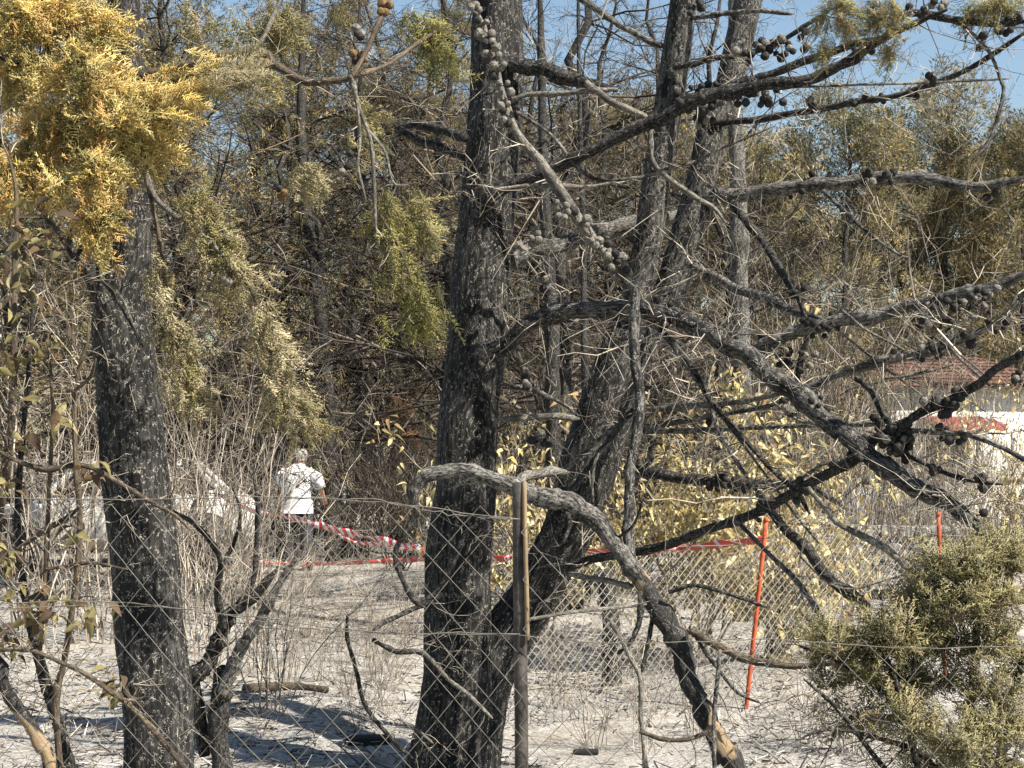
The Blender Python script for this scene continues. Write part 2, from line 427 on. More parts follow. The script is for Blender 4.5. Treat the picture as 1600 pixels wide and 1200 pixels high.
def put_sprays(mb, pos, dirs, size, pal, rng, thick=1.0, keep=1.0, simple=False):
    n = len(pos); pos = np.asarray(pos); X = norm(np.asarray(dirs))
    ref = norm(rng.normal(size=(n, 3))); Yv = norm(np.cross(ref, X)); Zv = np.cross(X, Yv)
    M = np.stack([X, Yv, Zv], 1); size = np.broadcast_to(size, n)
    pick = rng.integers(0, len(TPL), n); base = PAL[pal][rng.integers(0, 5, n)] * rng.uniform(.75, 1.2, (n, 1))
    for k, (a0, a1, rr) in enumerate(TPL):
        idx = np.where(pick == k)[0]
        if not len(idx): continue
        sel = np.arange(len(a0)) if keep >= 1 else rng.choice(len(a0), int(len(a0) * keep), replace=False)
        q0 = np.einsum('sj,njk->nsk', a0[sel], M[idx]) * size[idx, None, None] + pos[idx, None]
        q1 = np.einsum('sj,njk->nsk', a1[sel], M[idx]) * size[idx, None, None] + pos[idx, None]
        r = np.broadcast_to((rr[sel] * thick)[None] * size[idx, None] ** .4 * .38, q0.shape[:2])
        col = np.repeat(base[idx], len(sel), 0) * rng.uniform(.8, 1.2, (len(idx) * len(sel), 1))
        if simple: blades(mb, q0.reshape(-1, 3), q1.reshape(-1, 3), r.ravel() * 1.3, col, rng)
        else: cones3(mb, q0.reshape(-1, 3), q1.reshape(-1, 3), r.ravel(), col)

def clump(mb, cx, cy, Y, rx, ry, n, size, pal, rng, flow=(0, 0, -.5), depth=None, keep=1.0, thick=1.0, shell=.45):
    """Uneven foliage mass: sprays growing outward from twigs inside an ellipsoid with its own depth."""
    c = P(cx, cy, Y); ex, ez = px(rx, Y), px(ry, Y); ey = depth or .7 * min(ex, ez) + .05
    d = norm(rng.normal(size=(n, 3))); rad = rng.uniform(shell, 1, (n, 1)) ** .7 * .85
    pos = c + d * rad * np.array([ex, ey, ez])
    dirs = norm(d * .8 + np.asarray(flow) + rng.normal(0, .35, (n, 3)))
    pos = pos - dirs * size * .5
    put_sprays(mb, pos, dirs, size * rng.uniform(.6, 1.25, n), pal, rng, thick, keep)
    # carrying twigs
    k = max(3, n // 6); q = pos[rng.choice(n, k)]; 
    prisms(mb, np.repeat(c[None], k, 0) + rng.normal(0, .02, (k, 3)), q, np.full(k, .0035), np.full(k, .002), np.array([[.20, .15, .09]]))

# ------------------------------------------------------------------ hero limbs traced as pixel paths at their own depth
MATK = {'k': 'charred_branch', 'g': 'grey_branch', 'p': 'pale_branch', 't': 'tan_branch', 'f': 'charred_bark_flaky', 'e': 'peeling_branch', 'b': 'brown_stem', 'K': 'charred_bark'}
_seed = [100]
def limb_pts(pts, Y0, Y1, wob=.13):
    _seed[0] += 1; r = np.random.default_rng(_seed[0])
    a = np.array(pts, float); n = max(12, 8 * len(a))
    L = np.concatenate([[0], np.cumsum(np.linalg.norm(np.diff(a[:, :2], axis=0), axis=1))]); tt = L / L[-1]
    Yc = Y0 + (Y1 - Y0) * tt
    W = np.array([np.r_[P(x, y, yy), px(wd, yy) / 2] for (x, y, wd), yy in zip(a, Yc)])
    s = spline(W, n); s[:, 3] = np.maximum(s[:, 3], .0012)
    s[:, 3] *= np.interp(np.linspace(0, 1, n), [0, .93, 1], [1, 1, .5])
    for _ in range(n // 12 if wob > .1 else 0):          # knots and old branch collars
        s[:, 3] *= 1 + r.uniform(.08, .35) * np.exp(-((np.arange(n) - r.uniform(0, n)) / r.uniform(.7, 1.6)) ** 2)
    s[:, 3] *= 1 + (.05 if wob > .1 else .008) * r.normal(size=n)
    ph = r.uniform(0, 6.3, 3); k = np.linspace(0, 1, n) * (len(a)) * 2.2
    for ax in range(3): s[:, ax] += wob * s[:, 3] * np.sin(k * (1 + .3 * ax) + ph[ax]) * np.clip(np.linspace(0, 6, n), 0, 1)
    return s
def limb(parent, kind, pts, Y0, Y1=None, name='branch', sides=None, rough=.05, ridges=None, wob=.13):
    Y1 = Y0 if Y1 is None else Y1
    s = limb_pts(pts, Y0, Y1, wob); off = np.array(parent.location)
    wmax = max(p[2] for p in pts); sides = sides or (5 if wmax < 7 else 8 if wmax < 20 else 14)
    mb = MB(); tube(mb, s[:, :3], s[:, 3], sides, rough, None, _seed[0], True, ridges)
    o = obj(name, mb.mesh(name, off=off), MATK[kind], parent)
    return s
def side_twigs(parent, paths, dens, rng, col, length=.35, r0=.003, levels=2, up=.05):
    """Thin side twigs sprouting along limbs, joined as one part."""
    mb = MB()
    for s in paths:
        seg = np.linalg.norm(np.diff(s[:, :3], axis=0), axis=1).sum(); n = max(2, int(seg * dens))
        i = rng.integers(1, len(s) - 1, n); st = s[i, :3]; tan = norm(s[i + 1, :3] - s[i - 1, :3])
        per = norm(np.cross(tan, rng.normal(size=(n, 3)))); di = norm(tan * rng.uniform(-.2, .9, (n, 1)) + per)
        spec = [dict(n=5, wig=.22, k=3, ang=(25, 70), ratio=.5, rrat=.6, rmin=.0011, up=up), dict(n=4, wig=.25, k=2, ang=(25, 70), ratio=.5, rrat=.7, rmin=.001), dict(n=2, wig=.3)][:levels]
        segs, _, _ = grow(st, di, length * rng.uniform(.3, 1.3, n), r0 * rng.uniform(.6, 1.3, n), spec, rng)
        for a, b_, ra, rb in segs:
            c = np.asarray(col)[rng.integers(0, len(col), len(a))]
            prisms(mb, a, b_, ra, rb, c)
    o = obj('twigs', mb.mesh('twigs', off=np.array(parent.location)), 'twig', parent); o['kind'] = 'stuff'
    return o
TWG = [(.06, .055, .05), (.11, .10, .09), (.20, .185, .16), (.33, .30, .25), (.035, .033, .032)]
TWP = [(.34, .30, .24), (.27, .23, .18), (.19, .16, .125), (.42, .37, .29), (.12, .10, .08)]
TWD = [(.035, .029, .024), (.06, .05, .04), (.02, .017, .015), (.14, .115, .09), (.014, .013, .012)]

def cone_mesh(seed):
    import bmesh
    bm = bmesh.new(); bmesh.ops.create_icosphere(bm, subdivisions=2, radius=1)
    r = random.Random(seed); 
    corner = [v for v in bm.verts if len(v.link_edges) == 5]
    for v in bm.verts:
        if v in corner: v.co *= r.uniform(1.0, 1.08)
        else: v.co *= r.uniform(.93, 1.0)
        v.co.z *= 1.08
    me = bpy.data.meshes.new('cone'); bm.to_mesh(me); bm.free(); return me
CONES = {}; STALK = {}
for kk in ('cone', 'cone_grey', 'cone_brown'):
    CONES[kk] = [cone_mesh(i) for i in range(3)]
    for me in CONES[kk]: me.materials.append(MATS[kk])
def cones(parent, path, n, spread, Y, kind='cone', size=13, rng=random):
    """Woody round cones hanging in bunches on short stalks along a stretch of branch."""
    pa = np.array(path, float); off = Vector(parent.location)
    for _ in range(n):
        t = rng.random() * (len(pa) - 1) if len(pa) > 1 else 0; i = min(int(t), max(len(pa) - 2, 0)); u = t - i
        c = pa[i] * (1 - u) + pa[min(i + 1, len(pa) - 1)] * u
        a = rng.uniform(0, 6.3); q = spread * rng.uniform(.25, 1) ** .8
        Yq = Y + rng.uniform(-1, 1) * px(spread, Y) * .7
        p = P(c[0] + q * math.cos(a), c[1] + q * math.sin(a), Yq)
        k = kind if rng.random() < .7 else ('cone_grey' if kind == 'cone' else 'cone')
        o = bpy.data.objects.new('cone', rng.choice(CONES[k])); COL.objects.link(o); o.parent = parent
        o.location = Vector(p) - off; s = px(size, Y) / 2 * rng.uniform(.75, 1.2); o.scale = (s, s, s)
        o.rotation_euler = (rng.uniform(0, 6), rng.uniform(0, 6), rng.uniform(0, 6))
        STALK.setdefault(parent.name, (parent, []))[1].append((P(c[0], c[1], Y), p))

def base_at(x, y, Y):
    X = (x - 800) / F * Y
    return (X, Y, float(gz(X, Y)))

def stalks():
    for par, L in STALK.values():
        a = np.array([x[0] for x in L]); b_ = np.array([x[1] for x in L]); mb = MB()
        m_ = (a + b_) / 2 + RNG.normal(0, .008, a.shape)
        r = np.full(len(a), .0022)
        prisms(mb, a, m_, r * 1.3, r, np.array([[.09, .08, .07]])); prisms(mb, m_, b_, r, r, np.array([[.09, .08, .07]]))
        o = obj('cone_stalks', mb.mesh('cone_stalks', off=np.array(par.location)), 'twig', par); o['kind'] = 'stuff'

# ------------------------------------------------------------------ the large twin-stemmed tree in the middle
r_ = np.random.default_rng(40)
ct = thing('charred_tree', 'large charred twin-stemmed tree in the middle with cone-laden bare branches', 'tree', base_at(705, 1212, 7.5))
limb(ct, 'K', [(695, 1235, 128), (698, 1190, 116), (712, 1080, 106), (716, 960, 100), (719, 860, 98), (724, 780, 92), (731, 680, 88), (737, 600, 88), (747, 500, 86), (756, 400, 85), (768, 250, 82), (776, 100, 78), (779, 0, 72), (782, -160, 64), (786, -400, 52)], 7.5, 7.7, 'trunk', 40, .012, (.010, 16), .05)
limb(ct, 'K', [(738, 1230, 80), (744, 1130, 84), (764, 1050, 84), (796, 985, 80), (838, 925, 74), (872, 860, 74), (900, 790, 82), (928, 710, 88), (955, 620, 86), (980, 540, 78), (998, 490, 62)], 7.62, 7.75, 'trunk', 36, .014, (.008, 14), .05)
limb(ct, 'f', [(985, 540, 40), (992, 480, 44), (1008, 400, 43), (1027, 267, 43), (1051, 133, 42), (1067, 0, 40), (1085, -200, 32)], 7.7, 7.5, 'stem', 26, .015, (.005, 12), .06)
limb(ct, 'f', [(1000, 560, 44), (1020, 500, 48), (1045, 455, 50), (1063, 400, 47), (1092, 300, 45), (1112, 200, 42), (1141, 133, 42), (1168, 0, 40), (1200, -180, 34)], 7.78, 7.9, 'stem', 26, .015, (.005, 12), .06)
B = []
def cb(kind, pts, Y0, Y1=None): s = limb(ct, kind, pts, Y0, Y1); B.append(s); return s
cb('k', [(740, 350, 22), (765, 312, 22), (800, 288, 20), (867, 263, 20), (933, 230, 19), (1013, 193, 20), (1080, 160, 21), (1133, 143, 20), (1200, 133, 19), (1267, 123, 18), (1317, 100, 16), (1360, 73, 13), (1420, 40, 11), (1480, 15, 9)], 7.3, 6.4)
cb('k', [(1080, 158, 16), (1140, 138, 15), (1200, 117, 14), (1267, 93, 13), (1330, 70, 12), (1380, 58, 10), (1420, 22, 12), (1500, 32, 12), (1560, 38, 10), (1620, 30, 8)], 7.0, 6.3)
cb('k', [(1112, 196, 12), (1130, 192, 11), (1200, 184, 10), (1267, 173, 10), (1333, 160, 10), (1400, 150, 10), (1467, 127, 9), (1533, 97, 9), (1610, 45, 9)], 7.6, 6.6)
cb('g', [(1090, 312, 25), (1130, 308, 24), (1200, 298, 22), (1300, 287, 22), (1367, 280, 21), (1433, 276, 19), (1500, 290, 18), (1550, 290, 17), (1615, 277, 16)], 7.8, 7.0)
cb('f', [(757, 552, 36), (780, 546, 30), (800, 530, 28), (833, 503, 27), (867, 490, 27), (933, 484, 27), (987, 484, 27), (1030, 488, 28), (1067, 500, 29), (1100, 517, 29), (1133, 537, 29), (1167, 553, 29), (1200, 585, 28), (1250, 620, 29), (1300, 663, 30), (1343, 700, 30), (1383, 730, 30), (1433, 763, 30), (1483, 789, 28), (1548, 838, 24)], 7.25, 5.8)
cb('g', [(798, 400, 44), (822, 392, 30), (870, 383, 26), (930, 364, 24), (990, 348, 22), (1050, 338, 20), (1090, 330, 16)], 7.75, 8.1)
cb('k', [(800, 100, 27), (840, 106, 25), (883, 120, 24), (925, 132, 16), (965, 141, 9)], 7.5, 7.3)
cb('p', [(745, 20, 8), (765, 70, 9), (783, 140, 11), (810, 213, 14), (850, 260, 17), (883, 310, 18), (912, 355, 17), (950, 402, 15), (984, 440, 14), (996, 490, 13)], 7.0, 6.9)
cb('g', [(1175, 550, 20), (1200, 536, 21), (1250, 517, 22), (1300, 503, 22), (1367, 493, 22), (1417, 480, 21), (1483, 463, 20), (1533, 453, 19), (1615, 423, 17)], 6.75, 6.2)
cb('g', [(1075, 412, 13), (1117, 433, 13), (1150, 450, 14), (1200, 468, 15), (1240, 487, 14), (1300, 503, 12)], 7.6, 6.6)
cb('g', [(1250, 612, 12), (1317, 583, 11), (1367, 563, 11), (1400, 560, 10), (1450, 547, 11), (1500, 530, 11), (1550, 510, 10), (1577, 490, 9), (1605, 450, 9)], 6.6, 6.0)
cb('p', [(1320, 585, 9), (1390, 566, 9), (1460, 550, 9), (1530, 520, 8), (1565, 497, 8), (1590, 470, 7)], 6.5, 6.0)
cb('k', [(1340, 700, 18), (1405, 665, 15), (1450, 640, 14), (1500, 617, 14), (1533, 597, 14), (1563, 573, 13), (1615, 540, 12)], 6.25, 5.7)
cb('g', [(1405, 672, 8), (1460, 675, 8), (1517, 681, 8), (1560, 697, 8), (1610, 722, 7)], 6.1, 5.7)
cb('k', [(1380, 690, 9), (1405, 705, 8), (1450, 727, 7), (1500, 747, 7), (1567, 757, 6)], 6.1, 5.8)
cb('k', [(1345, 712, 17), (1300, 737, 16), (1250, 764, 16), (1200, 793, 16), (1133, 818, 15), (1067, 843, 15), (1000, 862, 14), (960, 867, 14), (917, 877, 15), (877, 887, 16), (836, 892, 18)], 6.1, 7.3)
cb('p', [(1003, 641, 8), (1060, 637, 9), (1133, 630, 9), (1200, 620, 8), (1260, 600, 6)], 7.4, 6.7)
cb('g', [(1000, 672, 9), (1050, 661, 9), (1133, 647, 8), (1200, 634, 7), (1245, 620, 6)], 7.4, 6.7)
cb('g', [(1005, 674, 8), (1100, 672, 8), (1200, 667, 8), (1300, 664, 8), (1380, 663, 7)], 7.3, 6.6)
cb('k', [(978, 733, 20), (1030, 741, 19), (1090, 750, 17), (1150, 755, 16), (1200, 758, 13), (1260, 757, 10), (1325, 797, 8)], 7.7, 7.0)
cb('k', [(1007, 478, 11), (1040, 523, 11), (1083, 577, 10), (1107, 620, 10), (1133, 653, 9), (1200, 727, 8), (1243, 767, 8), (1265, 803, 7)], 6.9, 6.4)
cb('g', [(1016, 500, 6), (1060, 555, 6), (1120, 640, 6), (1180, 720, 5), (1240, 800, 5), (1280, 850, 4)], 6.85, 6.4)
cb('g', [(1107, 622, 7), (1122, 670, 7), (1150, 720, 7), (1185, 770, 6), (1235, 830, 5)], 6.8, 6.6)
cb('k', [(1185, 770, 12), (1220, 820, 15), (1260, 857, 17), (1300, 907, 18), (1357, 947, 16)], 6.9, 6.2)
cb('p', [(775, 658, 9), (843, 650, 9), (905, 654, 9)], 7.35, 7.6)
cb('k', [(1145, 316, 15), (1170, 350, 14), (1200, 389, 13), (1242, 460, 10)], 7.7, 7.2)
cb('g', [(903, -5, 11), (960, 33, 10), (1000, 57, 10), (1040, 74, 10)], 7.6, 7.55)
cb('p', [(800, 156, 10), (828, 148, 8), (890, 145, 9), (965, 139, 8)], 7.3, 7.2)
cb('p', [(915, 128, 11), (940, 148, 11), (960, 162, 11), (990, 174, 11), (1013, 192, 10), (1018, 245, 8), (1032, 268, 8), (1077, 303, 8), (1113, 323, 7), (1135, 350, 5)], 7.2, 7.3)
cb('g', [(803, 172, 6), (863, 213, 6), (903, 263, 6), (940, 281, 5), (1000, 277, 5), (1033, 267, 5), (1083, 253, 5), (1133, 230, 4), (1210, 197, 4)], 7.1, 7.1)
cb('p', [(770, 297, 6), (830, 290, 7), (880, 291, 7), (935, 290, 6), (985, 277, 5)], 7.15, 7.2)
cb('k', [(727, 215, 16), (690, 203, 14), (650, 195, 13), (612, 205, 9), (580, 225, 7), (545, 250, 5)], 7.5, 8.0)
cb('k', [(727, 246, 12), (690, 232, 12), (655, 220, 11), (620, 203, 9), (590, 195, 6)], 7.6, 8.0)
cb('g', [(1007, 633, 7), (960, 667, 7), (910, 710, 6), (867, 753, 5)], 7.0, 7.0)
cb('k', [(990, 640, 10), (967, 667, 10), (930, 717, 9), (887, 770, 6)], 6.95, 7.0)
cb('p', [(955, 690, 4), (932, 717, 5), (925, 750, 5), (927, 785, 4)], 6.9, 6.85)
cb('g', [(1497, 33, 6), (1527, 60, 6), (1547, 83, 6), (1563, 123, 6), (1567, 150, 6), (1547, 217, 5), (1520, 250, 4)], 6.4, 6.4)
cb('p', [(1215, 137, 4), (1300, 134, 4), (1400, 131, 4), (1500, 127, 4), (1577, 123, 4)], 6.7, 6.6)
cb('g', [(1286, 298, 7), (1333, 343, 7), (1387, 387, 5), (1430, 410, 3)], 7.0, 6.8)
cb('k', [(1337, 590, 8), (1360, 610, 8), (1377, 647, 7), (1393, 668, 6)], 6.5, 6.3)
cb('p', [(1290, 505, 4), (1310, 517, 4), (1367, 563, 4), (1447, 623, 3)], 6.6, 6.4)
cb('p', [(1313, 483, 5), (1350, 513, 5), (1413, 547, 4)], 6.5, 6.3)
cb('p', [(1475, 535, 5), (1505, 565, 5), (1535, 592, 4)], 6.1, 6.0)
cb('p', [(1383, 592, 5), (1440, 583, 5), (1490, 570, 4)], 6.4, 6.3)
cb('k', [(1240, 640, 7), (1252, 560, 9), (1262, 520, 8), (1250, 470, 8)], 6.8, 6.7)
cb('p', [(1290, 665, 5), (1245, 655, 5), (1205, 625, 4)], 6.5, 6.6)
cb('p', [(1323, 722, 6), (1283, 727, 6), (1240, 755, 5), (1200, 770, 4)], 6.4, 6.5)
cb('g', [(775, 600, 6), (800, 602, 6), (840, 612, 7), (880, 632, 6), (905, 650, 5)], 7.4, 7.6)
cb('g', [(795, 470, 6), (830, 462, 6), (865, 443, 5)], 7.5, 7.6)
cb('k', [(1052, 104, 11), (1085, 100, 10), (1110, 92, 9), (1160, 85, 9), (1210, 70, 8), (1290, 20, 6)], 7.5, 7.2)
cb('g', [(1082, 27, 9), (1130, 22, 9), (1175, 17, 8), (1240, 22, 6)], 7.5, 7.3)
cb('k', [(1020, 690, 7), (1005, 735, 7), (980, 770, 6)], 7.2, 7.2)
# burnt ends of the lower limbs
cb('p', [(1262, 762, 8), (1290, 795, 8), (1313, 820, 9), (1367, 847, 12), (1400, 870, 12), (1440, 902, 11)], 6.1, 6.1)
cb('g', [(1148, 812, 7), (1200, 863, 7), (1243, 907, 9), (1273, 947, 9), (1296, 990, 8)], 6.5, 6.2)
cb('p', [(1250, 870, 3), (1293, 910, 3), (1333, 920, 3), (1383, 907, 3), (1430, 890, 3)], 6.3, 6.2)
cb('k', [(655, 947, 8), (683, 923, 8), (703, 890, 8), (717, 857, 8), (727, 833, 8), (747, 820, 7)], 7.2, 7.2)
cb('k', [(690, 930, 9), (660, 945, 8), (627, 960, 8), (600, 973, 7), (580, 987, 5)], 7.25, 7.0)
cb('e', [(583, 1000, 6), (617, 1017, 9), (657, 1020, 9), (690, 1045, 8)], 6.9, 7.1)
cb('p', [(640, 1018, 7), (660, 1020, 7), (700, 1060, 7), (733, 1087, 7), (770, 1123, 6)], 7.0, 6.8)
cb('k', [(543, 960, 4), (543, 997, 6), (557, 1050, 7), (567, 1093, 7), (590, 1130, 7), (617, 1160, 7), (645, 1185, 7)], 6.9, 7.2)
cb('p', [(622, 1123, 4), (650, 1140, 5), (677, 1162, 4)], 7.0, 7.0)
side_twigs(ct, B[:22], 10, r_, TWG + TWP, .45, .003, 3, .0)
side_twigs(ct, B[:22], 5.5, r_, TWG + TWP, .6, .0042, 3, .0)
side_twigs(ct, B[22:], 7.0, r_, TWG + TWP, .3, .0024, 3, .0)
rc = random.Random(3)
for a in [([(745, 20), (772, 90), (800, 190)], 40, 15, 6.95, 'cone_grey'), ([(870, 320), (905, 350), (950, 402), (990, 445)], 38, 17, 6.85, 'cone_grey'),
          ([(820, 380), (850, 368)], 14, 16, 7.2, 'cone_grey'), ([(850, 440)], 6, 12, 7.4, 'cone'), ([(1165, 85), (1265, 62)], 30, 20, 6.9, 'cone'),
          ([(1150, 155), (1215, 150)], 14, 14, 6.8, 'cone'), ([(1080, 185), (1110, 190)], 8, 14, 7.0, 'cone'), ([(1330, 280), (1400, 278)], 14, 12, 7.1, 'cone'),
          ([(1270, 158)], 4, 8, 6.8, 'cone'), ([(1455, 125)], 3, 8, 6.6, 'cone'), ([(1535, 65)], 4, 12, 6.3, 'cone'), ([(1425, 20), (1470, 10)], 10, 16, 6.3, 'cone'),
          ([(1440, 490), (1500, 490), (1545, 462)], 44, 28, 6.15, 'cone'), ([(1395, 555), (1480, 537)], 14, 11, 6.1, 'cone'), ([(1252, 458)], 10, 14, 7.0, 'cone'),
          ([(1390, 690), (1412, 690)], 24, 20, 6.1, 'cone'), ([(1450, 628)], 5, 10, 6.0, 'cone'), ([(1460, 668), (1500, 680)], 9, 9, 6.0, 'cone'), ([(1460, 735)], 5, 9, 5.95, 'cone'),
          ([(1030, 570), (1050, 575)], 10, 11, 6.85, 'cone_grey'), ([(825, 595)], 8, 14, 7.3, 'cone'), ([(838, 683), (858, 690)], 14, 14, 7.4, 'cone'),
          ([(1225, 560), (1265, 565)], 14, 17, 6.75, 'cone'), ([(1225, 630), (1245, 640)], 10, 12, 6.55, 'cone'), ([(1590, 590)], 6, 10, 5.8, 'cone'),
          ([(1090, 185), (1105, 140)], 6, 10, 7.4, 'cone'), ([(1085, 12)], 5, 12, 7.2, 'cone'), ([(960, 405)], 8, 16, 6.8, 'cone_grey')]:
    cones(ct, a[0], a[1], a[2], a[3], a[4], 12.5, rc)
# further cones past the countable ones, thick along the right-hand limbs
mb = MB(); ico = cone_mesh(9); iv = np.array([v.co[:] for v in ico.vertices]); it = np.array([p.vertices[:] for p in ico.polygons]); rk = np.random.default_rng(8)
for bi in (0, 1, 2, 3, 4, 8, 10, 12, 13, 14, 15, 18, 19):
    sb_ = B[bi]; ok = np.where(sb_[:, 0] / sb_[:, 1] * F + 800 > 1040)[0]
    if len(ok) < 4: continue
    for _ in range(3):
        i0 = rk.choice(ok)
        for q_ in range(rk.integers(4, 10)):
            i1 = int(np.clip(i0 + rk.integers(-2, 3), 0, len(sb_) - 1)); dd_ = norm(rk.normal(size=3)); sz = rk.uniform(.011, .021)
            mb.add(iv @ np.linalg.qr(rk.normal(size=(3, 3)))[0] * sz + sb_[i1, :3] + dd_ * (sb_[i1, 3] + sz * rk.uniform(.6, 2.2)), it)
o = obj('cones', mb.mesh('cones', False, np.array(ct.location)), 'cone', ct); o['kind'] = 'stuff'
mb = MB()
for c in [(1310, 30, 45, 40, 40), (1380, 35, 45, 36, 40), (1545, 22, 60, 22, 30), (1290, 85, 20, 30, 10), (1390, 90, 26, 16, 10), (1560, 8, 50, 20, 16)]:
    clump(mb, c[0], c[1], 6.4, c[2], c[3], c[4], .13, 'olive', r_, (0, 0, -.7))
o = obj('crown', mb.mesh('crown', off=np.array(ct.location)), 'foliage', ct)

# ------------------------------------------------------------------ leaning charred stem with the arched limb, in front of the trunks
ls = thing('leaning_stem', 'leaning charred stem with peeling bark and an arched grey limb at the centre right', 'tree', base_at(1155, 1300, 5.6))
ls.location.z = 0
LB = [limb(ls, 'e', [(1178, 1370, 40), (1150, 1205, 36), (1127, 1163, 33), (1107, 1130, 31), (1090, 1090, 30), (1073, 1050, 32), (1060, 1007, 34), (1040, 967, 33), (1013, 927, 30), (993, 893, 24), (983, 860, 17)], 5.7, 6.0, 'trunk', 16, .03),
  limb(ls, 'f', [(986, 880, 17), (981, 830, 16), (982, 790, 16), (986, 733, 16), (993, 683, 16), (1000, 617, 16), (993, 567, 16), (990, 517, 16), (994, 462, 14), (996, 440, 6)], 5.99, 6.3),
  limb(ls, 'g', [(1000, 905, 26), (972, 868, 27), (955, 840, 27), (930, 812, 30), (895, 789, 32), (850, 776, 31), (800, 762, 27), (755, 742, 24), (710, 735, 23), (670, 742, 24), (650, 762, 22), (648, 790, 16), (655, 806, 8)], 5.98, 6.0, sides=18, rough=.04)]
LB.append(limb(ls, 'k', [(652, 800, 10), (630, 837, 8), (618, 867, 8), (627, 903, 8), (647, 937, 8), (665, 950, 6)], 6.0, 6.05))
LB.append(limb(ls, 'k', [(1000, 925, 8), (999, 973, 9), (985, 1003, 7), (965, 1022, 5)], 5.9, 5.8))
LB.append(limb(ls, 'k', [(1022, 955, 8), (1012, 1007, 7), (1003, 1050, 6)], 5.95, 5.9))
LB.append(limb(ls, 't', [(1080, 985, 13), (1127, 1013, 13), (1167, 1030, 12), (1210, 1038, 11), (1270, 1040, 9), (1340, 1030, 6)], 5.85, 5.6))
LB.append(limb(ls, 'k', [(1085, 992, 6), (1110, 1030, 6), (1150, 1080, 5), (1190, 1100, 3)], 5.85, 5.7))
LB.append(limb(ls, 'p', [(890, 897, 8), (950, 908, 9), (990, 917, 9)], 6.1, 6.0))
LB.append(limb(ls, 'p', [(826, 968, 6), (900, 956, 6), (960, 950, 6), (1010, 944, 5)], 5.7, 5.9))
LB.append(limb(ls, 'k', [(1045, 925, 7), (1090, 915, 7), (1160, 935, 6), (1200, 950, 4)], 5.9, 5.8))
LB.append(limb(ls, 't', [(1000, 1143, 6), (1025, 1152, 7), (1053, 1157, 7), (1085, 1152, 7), (1110, 1142, 6)], 5.7, 5.72))
LB.append(limb(ls, 'p', [(953, 967, 6), (978, 1015, 7), (1000, 1060, 7), (1001, 1117, 7), (1010, 1220, 7), (1012, 1330, 7)], 5.8, 5.75))
LB.append(limb(ls, 'g', [(1125, 1015, 6), (1119, 1080, 7), (1115, 1150, 7), (1117, 1230, 6)], 5.7, 5.65))
LB.append(limb(ls, 'p', [(805, 760, 10), (820, 745, 16), (860, 737, 14), (890, 738, 6)], 6.0, 6.3))
LB.append(limb(ls, 'k', [(862, 780, 6), (890, 810, 7), (880, 850, 5)], 6.0, 5.9))
LB.append(limb(ls, 'k', [(960, 845, 5), (990, 820, 5), (1005, 780, 4)], 5.98, 5.9))
side_twigs(ls, LB, 3.4, r_, TWG + TWP, .24, .0024, 2, 0)

